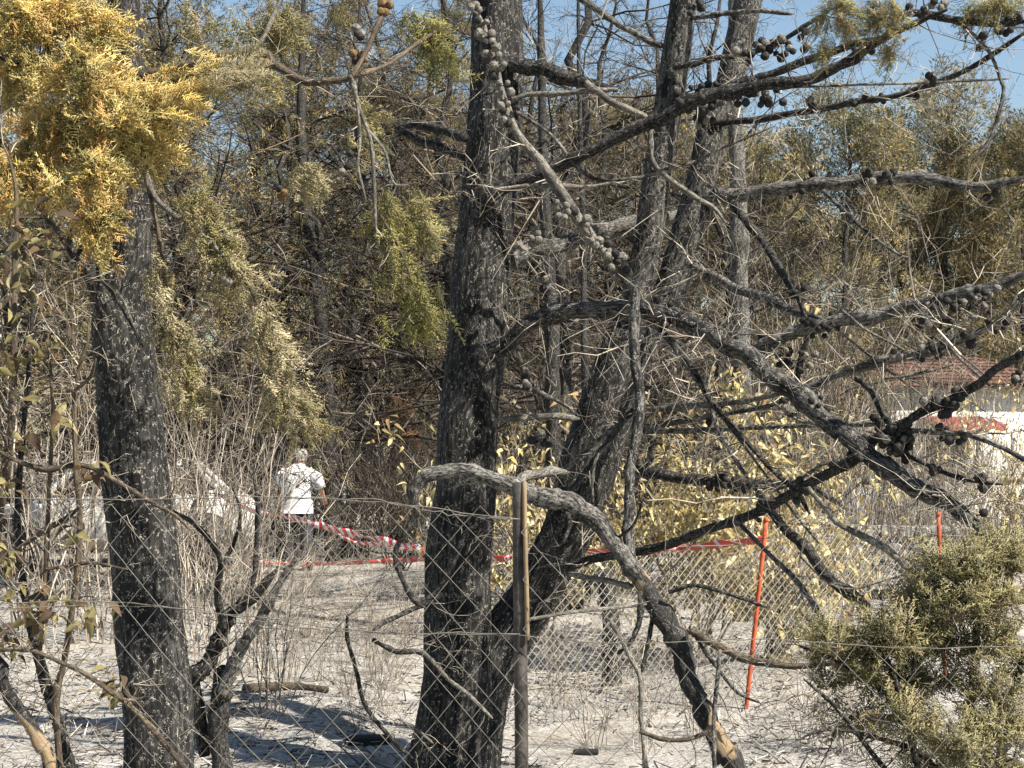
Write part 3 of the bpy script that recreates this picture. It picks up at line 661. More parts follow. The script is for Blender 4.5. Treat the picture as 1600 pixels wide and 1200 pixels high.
# ------------------------------------------------------------------ the left tree with scorched golden foliage
lt = thing('scorched_cypress', 'tall charred cypress trunk on the left with golden scorched foliage', 'tree', base_at(247, 1330, 6.0))
lt.location.z = 0
limb(lt, 'K', [(250, 1350, 112), (247, 1200, 104), (245, 1067, 103), (230, 933, 100), (217, 800, 99), (210, 700, 96), (198, 600, 90), (190, 510, 88), (196, 460, 72), (206, 400, 57), (208, 300, 52), (203, 180, 50), (196, 60, 46), (192, -60, 42), (190, -260, 34)], 6.0, 6.1, 'trunk', 40, .012, (.008, 16), .05)
HB = [limb(lt, 'K', [(178, 520, 40), (160, 470, 32), (140, 425, 28), (105, 372, 24), (65, 312, 20), (20, 250, 15), (-30, 190, 12)], 6.0, 5.7),
  limb(lt, 'k', [(195, 150, 22), (130, 130, 15), (60, 110, 12), (-20, 80, 10)], 6.0, 5.3),
  limb(lt, 'p', [(205, 230, 9), (225, 262, 9), (235, 292, 9), (252, 320, 9), (285, 347, 9), (320, 370, 8), (350, 400, 5)], 5.9, 5.5),
  limb(lt, 't', [(215, 120, 15), (300, 100, 13), (400, 80, 12), (433, 103, 13), (467, 123, 13), (500, 128, 12), (550, 120, 9), (572, 100, 5)], 6.0, 5.8),
  limb(lt, 'b', [(550, 120, 8), (572, 80, 8), (590, 40, 8), (606, 0, 7), (612, -40, 6)], 5.8, 5.95),
  limb(lt, 'b', [(545, 122, 7), (610, 98, 7), (660, 62, 6), (702, 40, 4)], 5.8, 6.3),
  limb(lt, 'p', [(548, 118, 7), (560, 165, 7), (578, 215, 6), (584, 280, 6), (588, 365, 5)], 5.8, 5.8),
  limb(lt, 'p', [(556, 140, 5), (562, 210, 5), (560, 260, 4), (572, 315, 4)], 5.8, 5.75),
  limb(lt, 'p', [(572, 200, 5), (600, 235, 5), (615, 285, 4), (640, 290, 3)], 5.8, 5.8),
  limb(lt, 't', [(200, 200, 12), (240, 150, 10), (290, 120, 7), (340, 115, 5), (380, 130, 3)], 5.9, 5.2),
  limb(lt, 'b', [(225, 262, 7), (250, 380, 7), (262, 470, 6), (280, 560, 5), (300, 630, 3)], 5.8, 5.6),
  limb(lt, 'b', [(320, 370, 7), (370, 420, 7), (400, 470, 6), (430, 560, 6), (460, 660, 3)], 5.6, 5.5),
  limb(lt, 'p', [(285, 347, 5), (275, 400, 4), (262, 440, 3)], 5.6, 5.6),
  limb(lt, 'p', [(300, 430, 5), (340, 420, 5), (375, 440, 4)], 5.6, 5.6),
  limb(lt, 'b', [(190, 180, 10), (120, 230, 9), (60, 280, 7), (10, 300, 5)], 5.9, 5.3),
  limb(lt, 'b', [(200, 280, 8), (170, 320, 7), (150, 370, 5), (140, 395, 3)], 5.9, 5.4),
  limb(lt, 'p', [(395, 80, 7), (410, 60, 7), (430, 20, 7), (445, -20, 6)], 5.8, 5.9),
  limb(lt, 'b', [(590, 330, 5), (620, 380, 5), (640, 430, 4), (655, 480, 3)], 5.9, 6.0),
  limb(lt, 'k', [(125, 430, 5), (165, 445, 5), (195, 490, 5), (212, 520, 5), (225, 545, 4)], 5.6, 5.6),
  limb(lt, 'p', [(120, 432, 4), (160, 440, 4), (190, 465, 4), (205, 500, 4), (214, 520, 3)], 5.55, 5.6)]
side_twigs(lt, HB, 5, r_, TWP + TWD, .28, .0026, 3, -.02)
mb = MB(); rf = np.random.default_rng(77); 
for c in [(30, 30, 60, 60, 75), (110, 40, 60, 60, 85), (40, 130, 70, 70, 90), (130, 120, 70, 60, 95), (165, 60, 40, 55, 55), (90, 210, 75, 50, 95), (170, 190, 70, 55, 100),
          (230, 170, 60, 55, 90), (40, 265, 60, 35, 60), (10, 300, 40, 25, 30), (150, 280, 45, 50, 60), (150, 350, 32, 55, 55), (225, 240, 50, 35, 55), (85, 295, 30, 25, 25)]:
    clump(mb, c[0], c[1], 5.3 + rf.uniform(-.15, .25), c[2], c[3], c[4], .15, 'gold', rf, (.15, -.1, -.45), thick=1.3, keep=.7)
# plume to the right
for k in range(70):
    u = rf.random(); c = P(240 + 130 * u, 160 - 45 * u + 18 * rf.normal(), 5.25 + .08 * rf.normal())
    put_sprays(mb, [c], [np.array([1, -.1, .1]) + rf.normal(0, .3, 3)], .13, 'straw' if u > .5 else 'gold', rf)
obj('crown', mb.mesh('crown', off=np.array(lt.location)), 'foliage', lt)
mb = MB()
def droop(path, w0, w1, Y, n, pal, size=.12):
    pa = spline(np.array(path, float), 40)
    for k in range(n):
        u = rf.random(); c = pa[int(u * 39)]; wd = w0 + (w1 - w0) * u
        p = P(c[0] + wd * .5 * rf.normal() * .5, c[1] + 8 * rf.normal(), Y + px(wd, Y) * .3 * rf.normal())
        put_sprays(mb, [p], [np.array([.25, 0, -1]) + rf.normal(0, .45, 3)], size * rf.uniform(.7, 1.2), pal, rf, 1.2, .7)
droop([(245, 410), (265, 500), (290, 570), (300, 625)], 40, 60, 5.6, 75, 'straw')
droop([(265, 500), (285, 570), (300, 630)], 40, 60, 5.65, 40, 'olive')
droop([(405, 470), (430, 560), (460, 660)], 30, 75, 5.5, 95, 'straw')
droop([(430, 580), (470, 665)], 50, 70, 5.55, 30, 'olive')
droop([(300, 300), (350, 380)], 50, 60, 5.6, 60, 'olive')
droop([(300, 360), (400, 440)], 40, 50, 5.6, 60, 'straw')
obj('hanging_sprays', mb.mesh('hanging_sprays', off=np.array(lt.location)), 'foliage', lt)
mb = MB()
droop([(430, 0), (440, 60)], 70, 60, 6.0, 55, 'olive'); droop([(385, 20), (420, 130)], 60, 60, 6.0, 55, 'olive'); droop([(320, 0), (300, 130)], 110, 110, 6.1, 50, 'olive')
droop([(600, 300), (620, 400), (650, 470), (670, 495)], 40, 90, 6.0, 120, 'green'); droop([(640, 300), (660, 360)], 60, 60, 6.1, 50, 'olive')
droop([(660, 20), (690, 100)], 60, 60, 6.3, 70, 'green'); droop([(470, 250), (490, 290)], 60, 60, 6.0, 40, 'straw'); droop([(580, 150), (560, 230)], 60, 60, 6.3, 25, 'olive')
obj('upper_sprays', mb.mesh('upper_sprays', off=np.array(lt.location)), 'foliage', lt)
for a in [([(595, 8), (610, 18)], 5, 13, 5.9, 'cone_brown', 16), ([(560, 50)], 4, 9, 5.9, 'cone', 13), ([(555, 85), (565, 95)], 4, 9, 5.9, 'cone_brown', 14), ([(440, 300), (445, 302)], 4, 8, 5.9, 'cone_brown', 12), ([(415, 95)], 4, 8, 5.8, 'cone_brown', 12), ([(300, 418), (362, 442)], 3, 4, 5.55, 'cone_grey', 13), ([(545, 235), (540, 270)], 4, 8, 5.9, 'cone', 12)]:
    cones(lt, a[0], a[1], a[2], a[3], a[4], a[5], rc)
stalks()

# ------------------------------------------------------------------ front chain-link fence
def box(mb, c, s, rz=0., col=None):
    c = np.asarray(c, float); h = np.asarray(s, float) / 2
    v = np.array([[x, y, z] for x in (-1, 1) for y in (-1, 1) for z in (-1, 1)]) * h
    R = np.array([[math.cos(rz), -math.sin(rz), 0], [math.sin(rz), math.cos(rz), 0], [0, 0, 1]])
    mb.add(v @ R.T + c, [[0, 1, 3, 2], [4, 6, 7, 5], [0, 4, 5, 1], [2, 3, 7, 6], [0, 2, 6, 4], [1, 5, 7, 3]], None, col)
def lo_noise(u, v, k):
    return sum(np.sin(u * f + v * g + p) for f, g, p in ((2.1, 1.3, k), (4.7, -2.2, 2 * k), (1.1, 5.1, 3 * k), (7.9, 3.1, k * 5), (3.3, 9.7, k * 7))) / 3
def chain_wires(o, ue, dir_, top, bot, cw, ch, r, warp, seed, joined=None):
    """Interlocked zig-zag wires hanging from top(u) to bot(u); returns list of polylines."""
    out = []; hw = cw / 2; n = int((ue[1] - ue[0]) / hw)
    for i in range(n):
        u0 = ue[0] + i * hw; pts = []
        t_, b_ = top(u0), bot(u0); zs = np.arange(2.4, b_ - 1e-6, -ch / 2); zs0 = zs
        for j, z in enumerate(zs0):
            if z > t_ + .001: continue
            u = u0 + hw * ((i + j) % 2); kz = 1.0
            a = lo_noise(u, z, seed) * warp; c = lo_noise(u + 9, z, seed + 1.7) * warp; e = lo_noise(u - 5, z, seed + 3.1) * warp
            side = (1 if (i + j) % 2 else -1) * r
            p = np.array([o[0] + dir_[0] * (u + a * .35), o[1] + dir_[1] * (u + a * .35) + c * 1.2 + side, z + e * .45])
            pts.append(p)
        if len(pts) > 2: out.append(np.array(pts))
    return out
def wire_mesh(pl, r, col=None):
    mb = MB()
    for p in pl: prisms(mb, p[:-1], p[1:], np.full(len(p) - 1, r), np.full(len(p) - 1, r), col)
    return mb
FY = 2.8
ff = thing('wire_fence', 'sagging chain-link fence in the foreground with a rusty post', 'fence', (px(12, FY), FY, 0))
ff_off = np.array(ff.location)
mb = MB(); pp = spline(np.array([[*P(816, 1700, FY)[:2], -.25], [*P(815, 1250, FY)], [*P(813, 1000, FY)], [*P(811, 756, FY)]]), 30)
tube(mb, pp, np.full(30, .0125), 12, .03, None, 5)
post = obj('post', mb.mesh('post', off=ff_off), 'post_rust', ff)
mb = MB(); pp = spline(np.array([[*P(824, 1000, FY - .015)], [*P(823, 930, FY - .015)], [*P(821, 860, FY - .015)], [*P(819, 752, FY - .01)]]), 16)
tube(mb, pp, np.full(16, .0042), 6, .05, None, 6); obj('cane', mb.mesh('cane', off=ff_off), 'post_wood', ff)
topL = lambda u: EYE + (HZ - (782 + 10 * math.sin(u * 2.2 + 1) + 14 * math.sin(u * 5))) / F * FY
botF = lambda u: .08
topR = lambda u: EYE + (HZ - (800 + 210 * min(1, u / .28) ** .8 + 12 * math.sin(u * 9))) / F * FY
strands = chain_wires((px(14, FY), FY - .018), (-1.55, 0), (1, .0), topL, botF, .062, .07, .0012, .03, 1.3)
strands += chain_wires((px(16, FY), FY - .018), (0, 1.5), (1, .05), topR, botF, .075, .08, .0012, .04, 2.9)
for p in strands:
    obj('wire', wire_mesh([p], .00075).mesh('wire', off=ff_off), 'wire', ff)
def fwire(pts, r=.0009, Y=FY - .025):
    mb = MB(); s = spline(np.array([P(x, y, Y) for x, y in pts]), 40); s += RNG.normal(0, .0012, s.shape)
    tube(mb, s, np.full(40, r), 4, 0, None, 1); obj('tension_wire', mb.mesh('tension_wire', off=ff_off), 'wire', ff)
fwire([(-150, 950), (100, 938), (260, 948), (420, 968), (600, 988), (812, 992)]); fwire([(-150, 958), (180, 946), (330, 958), (520, 985), (812, 990)])
fwire([(-150, 775), (180, 780), (400, 776), (600, 786), (812, 812)]); fwire([(812, 992), (950, 1005), (1200, 1000), (1450, 1012), (1750, 1005)]); fwire([(812, 812), (700, 803), (540, 778), (300, 792)], .0008)

# ------------------------------------------------------------------ far fence: leaning orange posts, fine mesh
bf = thing('wire_fence', 'fine chain-link fence with leaning orange posts beyond the trunks', 'fence', (*P(1165, 1110, 9.4)[:2], 0)); bo = np.array(bf.location)
for (a, b_, Y, r) in [((1163, 1118), (1197, 815), 9.4, .014), ((1478, 1060), (1466, 806), 10.4, .014)]:
    p0 = P(*a, Y); p0[2] = -.1; p1 = P(*b_, Y); mb = MB(); q = np.linspace(0, 1, 10)[:, None]
    tube(mb, p0 + (p1 - p0) * q, np.full(10, r), 8, .03, None, 3)
    po = obj('post', mb.mesh('post', off=bo), 'orange_paint', bf)
    mb = MB(); tube(mb, [p1, p1 + np.array([0, 0, .025])], np.array([r * 1.25, r * 1.1]), 8, 0, None, 3); obj('cap', mb.mesh('cap', off=bo), 'orange_paint', po)
A, Bv = P(790, 1130, 8.9), P(1520, 1080, 10.7); dv = (Bv - A)[:2]; Lf = float(np.linalg.norm(dv)); dv = dv / Lf
def ftop(u): return 1.02 + .05 * math.sin(u * 3) - .12 * math.exp(-((u - .7) / .4) ** 2)
def fbot(u): return .03 if u < Lf * .52 else min(.62, .03 + (u - Lf * .52) * .9) + .03 * math.sin(u * 7)
pl = chain_wires(A, (0, Lf), dv, ftop, fbot, .058, .06, .001, .03, 4.1)
obj('chain_link_mesh', wire_mesh(pl, .0023).mesh('chain_link_mesh', off=bo), 'far_wire', bf)
mb = MB(); q = np.linspace(0, Lf, 50); tube(mb, np.stack([A[0] + dv[0] * q, A[1] + dv[1] * q - .03, [ftop(u) + .02 for u in q]], 1), np.full(50, .003), 4)
obj('tension_wire', mb.mesh('tension_wire', off=bo), 'wire', bf)

# ------------------------------------------------------------------ barrier tapes
def tape(label, path, wd, mat, seed, group='barrier tapes', twist=9):
    r = np.random.default_rng(seed); s = spline(np.array([P(*p) for p in path]), 150)
    tan = norm(np.gradient(s, axis=0)); up = np.array([0, 0, 1.]); side = norm(np.cross(tan, up)); nz = np.cross(side, tan)
    k = np.linspace(0, 1, 150); a = .55 * np.sin(k * twist * 2 + seed) + .5 * np.sin(k * twist * 5.3) ; a[:, None]
    wv = (wd / 2 * (1 - .45 * np.abs(np.sin(k * twist * 3.1 + 1))))[:, None]
    e = nz * np.cos(a)[:, None] + side * np.sin(a)[:, None]; th = np.cross(tan, e) * .002
    V = np.stack([s + e * wv - th, s + e * wv + th, s - e * wv + th, s - e * wv - th], 1)
    ln = np.concatenate([[0], np.cumsum(np.linalg.norm(np.diff(s, axis=0), axis=1))])
    uv = np.zeros((150, 4, 2)); uv[:, :, 1] = ln[:, None]; uv[:, :2, 0] = wd
    i = np.arange(149)[:, None] * 4; mb = MB()
    mb.add(V.reshape(-1, 3), np.concatenate([i + np.array([[j, (j + 1) % 4, 4 + (j + 1) % 4, 4 + j]]) for j in range(4)]), uv.reshape(-1, 2))
    o = obj('barrier_tape', mb.mesh('barrier_tape', off=s[0]), mat, None, tuple(s[0])); tag(o, label, 'tape', group)
tape('red and white striped barrier tape sagging beside the person in white', [(335, 772, 17), (400, 800, 16.5), (440, 806, 16.2), (490, 818, 15.6), (560, 836, 15), (640, 854, 14.2), (690, 866, 13.8)], .085, 'tape', 2)
tape('second striped tape hanging slack just under the upper one', [(500, 818, 15.7), (550, 846, 15.2), (610, 852, 14.6), (690, 872, 13.9)], .05, 'tape', 5)
tape('low red barrier tape stretched across behind the trunks to the orange post', [(350, 888, 15.5), (400, 880, 15), (500, 881, 14.3), (600, 877, 13.6), (660, 874, 13.2), (790, 872, 12.3), (920, 861, 11.4), (1010, 862, 10.8), (1100, 853, 10), (1192, 843, 9.45)], .062, 'red_tape', 7, twist=14)

# ------------------------------------------------------------------ bottom-right cypress bush
rb = np.random.default_rng(91)
bb = thing('cypress_bush', 'low olive cypress bush with scorched tips in the bottom right corner', 'bush', (*P(1500, 1200, 4.4)[:2], 0)); bbo = np.array(bb.location)
BL = [limb(bb, 'k', p, 4.4, y1) for p, y1 in [([(1520, 1640, 26), (1510, 1300, 20), (1515, 1150, 17), (1522, 1040, 14), (1530, 930, 9), (1540, 860, 5)], 4.4), ([(1500, 1640, 22), (1470, 1320, 17), (1430, 1180, 13), (1400, 1070, 10), (1370, 990, 6)], 4.3),
   ([(1545, 1640, 20), (1560, 1250, 15), (1580, 1100, 12), (1620, 950, 8)], 4.5), ([(1500, 1250, 11), (1440, 1180, 9), (1360, 1150, 7), (1290, 1140, 5), (1240, 1160, 3)], 4.2), ([(1440, 1150, 10), (1380, 1080, 8), (1300, 1030, 6), (1250, 1010, 4)], 4.3), ([(1480, 1300, 12), (1390, 1210, 9), (1310, 1110, 7), (1255, 1060, 4)], 4.2)]]
side_twigs(bb, BL, 22, rb, TWG + TWD + [(.25, .22, .16)], .26, .0022, 3, .05)
mb = MB()
for c in [(1500, 880, 75, 42, 90), (1575, 870, 60, 40, 75), (1450, 930, 60, 45, 80), (1545, 930, 80, 40, 80), (1390, 990, 70, 42, 80), (1460, 1000, 70, 40, 70), (1330, 1030, 60, 38, 42), (1400, 1070, 70, 40, 40), (1290, 990, 45, 28, 22),
          (1570, 1130, 70, 35, 75), (1500, 1160, 60, 35, 55), (1430, 1130, 60, 35, 45), (1590, 1020, 45, 50, 30), (1350, 1010, 60, 30, 40), (1300, 1060, 45, 25, 16), (1380, 1120, 60, 30, 26), (1480, 940, 70, 45, 70), (1440, 1060, 70, 40, 60), (1280, 1015, 40, 24, 24), (1530, 1000, 70, 45, 60), (1550, 1080, 60, 35, 45), (1460, 1200, 80, 40, 45), (1570, 1210, 60, 45, 50), (1320, 1120, 60, 40, 18), (1470, 1300, 120, 60, 50)]:
    clump(mb, c[0], c[1], 4.35 + rb.uniform(-.15, .2), c[2], c[3], int(c[4] * .8), .11, rb.choice(['bush', 'olive', 'bush']), rb, (-.1, -.1, .3), thick=1.25, keep=.62)
obj('foliage', mb.mesh('foliage', off=bbo), 'foliage', bb)

# ------------------------------------------------------------------ small charred forked shrub left of centre
fs = thing('charred_shrub', 'small charred forked shrub between the left trunk and the tape', 'shrub', base_at(345, 1210, 7.2)); fs.location.z = 0
SL = [limb(fs, 'k', [(345, 1250, 33), (345, 1190, 31), (343, 1110, 31), (345, 1075, 30), (352, 1040, 24)], 7.2, 7.2, 'trunk', 14),
  limb(fs, 'K', [(320, 1180, 18), (310, 1110, 22), (303, 1060, 24), (325, 1035, 24), (343, 1000, 23), (360, 960, 22), (400, 930, 17), (432, 890, 11)], 7.25, 7.1),
  limb(fs, 'g', [(345, 1085, 22), (368, 1030, 20), (393, 990, 18), (412, 955, 16), (445, 900, 10), (470, 860, 6)], 7.15, 7.0),
  limb(fs, 'k', [(350, 985, 12), (340, 930, 11), (345, 880, 10), (330, 848, 9), (300, 815, 8), (268, 800, 7), (233, 780, 7), (190, 750, 6)], 7.1, 6.4),
  limb(fs, 'k', [(365, 955, 10), (393, 912, 9), (400, 870, 8), (402, 790, 7), (395, 740, 3)], 7.1, 7.0),
  limb(fs, 'k', [(344, 890, 7), (365, 850, 6), (375, 800, 5), (360, 750, 3)], 7.1, 7.1)]
side_twigs(fs, SL, 12, rb, TWP, .38, .0028, 3, .25)

# ------------------------------------------------------------------ leafy shrub on the far left
def leaf_mesh(seed, curl=.25):
    r = random.Random(seed); mb = MB(); L = []
    n = 5
    for i in range(n):
        u = i / (n - 1); wd = math.sin(math.pi * min(max(u, .03), .97) ** .8) * .28; z = -curl * u * u + r.uniform(-.02, .02)
        L += [[u, -wd, z + abs(wd) * .5], [u, 0, z], [u, wd, z + abs(wd) * .5]]
    f = []
    for i in range(n - 1):
        a = i * 3; f += [[a, a + 3, a + 4, a + 1], [a + 1, a + 4, a + 5, a + 2]]
    mb.add(np.array(L), f); return mb
LEAFC = [(.22, .19, .08), (.17, .145, .06), (.12, .08, .045), (.30, .26, .13), (.07, .05, .035)]
LEAFY = [(.62, .52, .26), (.50, .40, .17), (.68, .60, .36), (.30, .21, .10), (.40, .34, .15)]
def leaf_set(cols, curl):
    out = []
    for i, c in enumerate(cols):
        m_ = leaf_mesh(i, curl * (.5 + .4 * i)); me = m_.mesh('leaf'); a = me.attributes['Col']
        a.data.foreach_set('color', np.tile(np.r_[c, 1.], len(me.vertices)).astype(np.float32)); me.materials.append(MATS['leaf']); out.append(me)
    return out
LS1 = leaf_set(LEAFC, .35); LS2 = leaf_set(LEAFY, 1.0)
def put_leaf(parent, p, d, size, meshes, rng):
    o = bpy.data.objects.new('leaf', meshes[rng.integers(0, len(meshes))]); COL.objects.link(o); o.parent = parent
    q = Vector(d).to_track_quat('X', 'Z') @ Matrix.Rotation(rng.uniform(-1.2, 1.2), 3, 'X').to_quaternion()
    o.rotation_mode = 'QUATERNION'; o.rotation_quaternion = q; o.location = Vector(p) - Vector(parent.location); o.scale = (size,) * 3
def leaf_bulk(mb, pos, dirs, size, cols, rng, curl=.5):
    """Leaves past the countable ones, the same folded shape."""
    n = len(pos); X = norm(dirs); ref = norm(np.array([[0, 0, 1.]]) + rng.normal(0, .5, (n, 3))); Yv = norm(np.cross(ref, X)); Z = np.cross(X, Yv)
    T = np.concatenate(leaf_mesh(3, curl).v); M = np.stack([X, Yv, Z], 1)
    V = np.einsum('sj,njk->nsk', T, M) * np.reshape(size, (-1, 1, 1)) + np.asarray(pos)[:, None]
    f = np.concatenate(leaf_mesh(3, curl).f4); k = np.arange(n)[:, None, None] * len(T)
    c = np.asarray(cols)[rng.integers(0, len(cols), n)] * rng.uniform(.75, 1.15, (n, 1))
    mb.add(V.reshape(-1, 3), (k + f[None]).reshape(-1, 4), None, np.repeat(c, len(T), 0))
lf = thing('leafy_shrub', 'tall shrub with dull scorched leaves along the left edge', 'shrub', (*P(60, 1200, 4.3)[:2], 0)); lfo = np.array(lf.location)
LL = [limb(lf, k, p, y0, y1) for k, p, y0, y1 in [
  ('k', [(130, 1600, 24), (118, 1250, 20), (105, 1190, 19), (87, 1117, 18), (67, 1050, 17), (45, 968, 14), (35, 900, 11), (27, 800, 9), (33, 700, 9), (43, 607, 8), (50, 500, 6), (60, 420, 4)], 4.4, 4.3),
  ('e', [(110, 1600, 26), (85, 1230, 22), (57, 1153, 21), (20, 1095, 20), (-10, 1020, 17), (-40, 900, 12)], 4.3, 4.2),
  ('b', [(140, 1600, 12), (90, 1150, 10), (100, 1033, 10), (112, 960, 10), (120, 900, 10), (124, 800, 9), (118, 700, 9), (117, 600, 8), (135, 540, 6), (140, 490, 4)], 4.3, 4.2),
  ('b', [(-20, 1000, 14), (0, 800, 13), (10, 717, 13), (20, 633, 12), (23, 417, 10), (25, 300, 6), (10, 230, 4)], 4.3, 4.3),
  ('b', [(60, 1050, 8), (70, 900, 7), (78, 750, 7), (82, 640, 6), (75, 520, 4)], 4.3, 4.25),
  ('t', [(-10, 700, 7), (20, 717, 7), (67, 733, 8), (123, 727, 8), (167, 743, 8), (233, 783, 7), (270, 803, 6), (300, 830, 4)], 4.2, 4.3),
  ('t', [(-10, 1015, 7), (50, 1017, 7), (100, 1037, 7), (133, 1053, 8), (167, 1077, 8), (200, 1100, 9), (250, 1153, 9), (283, 1193, 9), (320, 1240, 8)], 4.1, 4.0),
  ('t', [(25, 860, 6), (60, 835, 9), (95, 815, 9), (122, 795, 7)], 4.25, 4.2),
  ('b', [(117, 610, 6), (140, 590, 6), (150, 560, 4)], 4.2, 4.15), ('b', [(70, 890, 6), (140, 880, 5), (200, 890, 4)], 4.25, 4.2)]]
side_twigs(lf, LL, 13, rb, TWP + TWD + [(.2, .16, .1)], .22, .002, 3, .08)
rl = np.random.default_rng(13)
for cx, cy, n, sp in [(15, 560, 24, 26), (75, 540, 18, 28), (60, 945, 48, 42), (180, 1070, 22, 26), (12, 870, 22, 22), (10, 1000, 26, 30), (30, 400, 26, 45), (60, 350, 24, 40), (85, 640, 9, 25), (145, 730, 12, 20), (110, 830, 12, 30), (30, 690, 10, 30), (140, 960, 14, 30), (50, 470, 14, 40), (10, 760, 10, 20)]:
    for _ in range(n):
        p = P(cx + rl.normal() * sp * .6, cy + rl.normal() * sp * .5, 4.2 + rl.normal() * .05)
        put_leaf(lf, p, norm(np.array([rl.normal(), rl.normal() * .6, -.4 + rl.normal() * .5])), px(rl.uniform(16, 30), 4.2), LS1, rl)

# ------------------------------------------------------------------ yellow-leaved bushes behind the far fence
def leaf_bush(label, x, y, Y, H, W, n_ind, n_bulk, seed, group='dry yellow-leaved bushes'):
    r = np.random.default_rng(seed); t_ = thing('dry_leaf_bush', label, 'bush', base_at(x, y, Y), group); o_ = np.array(t_.location)
    n = 16; a = r.uniform(0, 6.3, n); di = np.stack([np.cos(a) * W, np.sin(a) * W, np.ones(n) * 1.1], 1)
    segs, pts, ds = grow(np.repeat(o_[None], n, 0) + r.normal(0, .08, (n, 3)) * [1, 1, 0], di, H * r.uniform(.7, 1.1, n), .012, [dict(n=6, wig=.16, k=7, ang=(25, 65), ratio=.42, rrat=.5, lo=.2, up=.03), dict(n=4, wig=.2, k=5, ang=(25, 70), ratio=.5, rrat=.6, rmin=.002), dict(n=3, wig=.25)], r)
    mb = MB()
    for s_ in segs: prisms(mb, *s_, np.asarray(TWP)[r.integers(0, 5, len(s_[0]))])
    q = obj('stems', mb.mesh('stems', off=o_), 'twig', t_)
    fl = pts.reshape(-1, 3); fd = ds.reshape(-1, 3); idx = r.choice(len(fl), n_ind + n_bulk)
    pos = fl[idx] + r.normal(0, .05, (len(idx), 3)); di = norm(fd[idx] * .4 + r.normal(0, .6, (len(idx), 3)) + np.array([0, -.1, -.45]))
    order = np.argsort(pos[:, 1]); pos, di = pos[order], di[order]
    for p, d in zip(pos[:n_ind], di[:n_ind]): put_leaf(t_, p, d, r.uniform(.035, .07), LS2, r)
    mb = MB(); leaf_bulk(mb, pos[n_ind:], di[n_ind:], r.uniform(.03, .07, n_bulk), LEAFY, r, 1.0)
    q = obj('leaves', mb.mesh('leaves', off=o_), 'leaf', t_); q['kind'] = 'stuff'
leaf_bush('large dry bush with curled yellow leaves right of the forked trunk', 1100, 950, 12, 1.85, .5, 300, 3800, 31)
leaf_bush('dry yellow-leaved bush seen between the two middle trunks', 835, 950, 13, 1.75, .4, 120, 1500, 32)
leaf_bush('dry yellow-leaved bush cut by the right edge before the white house', 1625, 900, 16, 2.3, .25, 80, 1500, 33)
leaf_bush('low dry yellow bush behind the mesh of the far fence', 1210, 960, 11, 1.05, .6, 120, 1200, 34)
leaf_bush('dry pale-leaved bush below the white house wall', 1480, 930, 17, .85, .9, 60, 1800, 35)

# ------------------------------------------------------------------ plants of the thicket and trees behind: a few kinds, then copies
def shrub_proto(seed, n, H, spread, pal, up, lv=(7, 5), r0=.008, wig=.14):
    r = np.random.default_rng(seed); a = r.uniform(0, 6.3, n); q = np.abs(r.normal(0, spread, n))
    di = np.stack([np.cos(a) * q, np.sin(a) * q, np.ones(n)], 1)
    st = np.stack([np.cos(a), np.sin(a), np.zeros(n)], 1) * r.uniform(0, .22, (n, 1)); st[:, 2] = -.03
    segs, _, _ = grow(st, di, H * r.uniform(.55, 1.1, n), r0 * r.uniform(.6, 1.3, n), [dict(n=8, wig=wig, k=lv[0], ang=(15, 55), ratio=.4, rrat=.6, rmin=.0026, up=up, lo=.2), dict(n=5, wig=.2, k=lv[1], ang=(20, 60), ratio=.45, rrat=.7, rmin=.0022, up=up), dict(n=3, wig=.25)], r)
    pal = np.asarray(pal); me = []
    for nm, ss in (('stems', segs[:1]), ('twigs', segs[1:])):
        mb = MB()
        for s_ in ss: prisms(mb, *s_, pal[r.integers(0, len(pal), len(s_[0]))] * r.uniform(.8, 1.2, (len(s_[0]), 1)))
        m_ = mb.mesh(nm); m_.materials.append(MATS['twig']); me.append((nm, m_))
    return me
TWR = [(.29, .25, .205), (.235, .20, .165), (.16, .135, .11), (.36, .32, .265), (.08, .07, .06)]
SH = {'pale': [shrub_proto(1, 15, 2.2, .42, TWR, .03, (5, 3)), shrub_proto(2, 13, 2.2, .55, TWP, .0, (5, 3)), shrub_proto(3, 17, 2.2, .32, TWR, .05, (4, 3))],
      'dark': [shrub_proto(4, 24, 3.2, .5, TWD, .02, (8, 5), .012), shrub_proto(5, 20, 3.2, .65, TWD + TWP[1:3], -.02, (8, 5), .012)],
      'reed': [shrub_proto(6, 22, 3.4, .16, TWR + TWD, .05, (3, 2), .007, .07)]}
def plant(name, label, cat, meshes, loc, sc, rz, group):
    t_ = thing(name, label, cat, loc, group); t_.rotation_euler = (0, 0, rz); t_.scale = (sc[0], sc[0], sc[1])
    for nm, me in meshes:
        o = bpy.data.objects.new(nm, me); COL.objects.link(o); o.parent = t_
        if nm == 'twigs': o['kind'] = 'stuff'
    return t_
rp = random.Random(17)
def shrubs(kind, spots, name, label, group):
    for i, (x, Y, H) in enumerate(spots):
        me = SH[kind][i % len(SH[kind])]; h0 = 2.2 if kind == 'pale' else 3.2
        X = (x - 800) / F * Y; s = H / h0
        plant(name, label if isinstance(label, str) else label[i], 'shrub', me, (X, Y, float(gz(X, Y))), (s, s), rp.uniform(0, 6.3), group)
shrubs('pale', [(425, 8.9, 1.2), (330, 10.5, 2.1), (300, 13, 2.5), (350, 14, 2.3), (290, 15, 2.5), (380, 17, 2.4), (320, 17, 2.7)], 'bare_shrub', 'leafless tan shrub of upright stems just right of the left trunk', 'tan shrubs right of the left trunk')
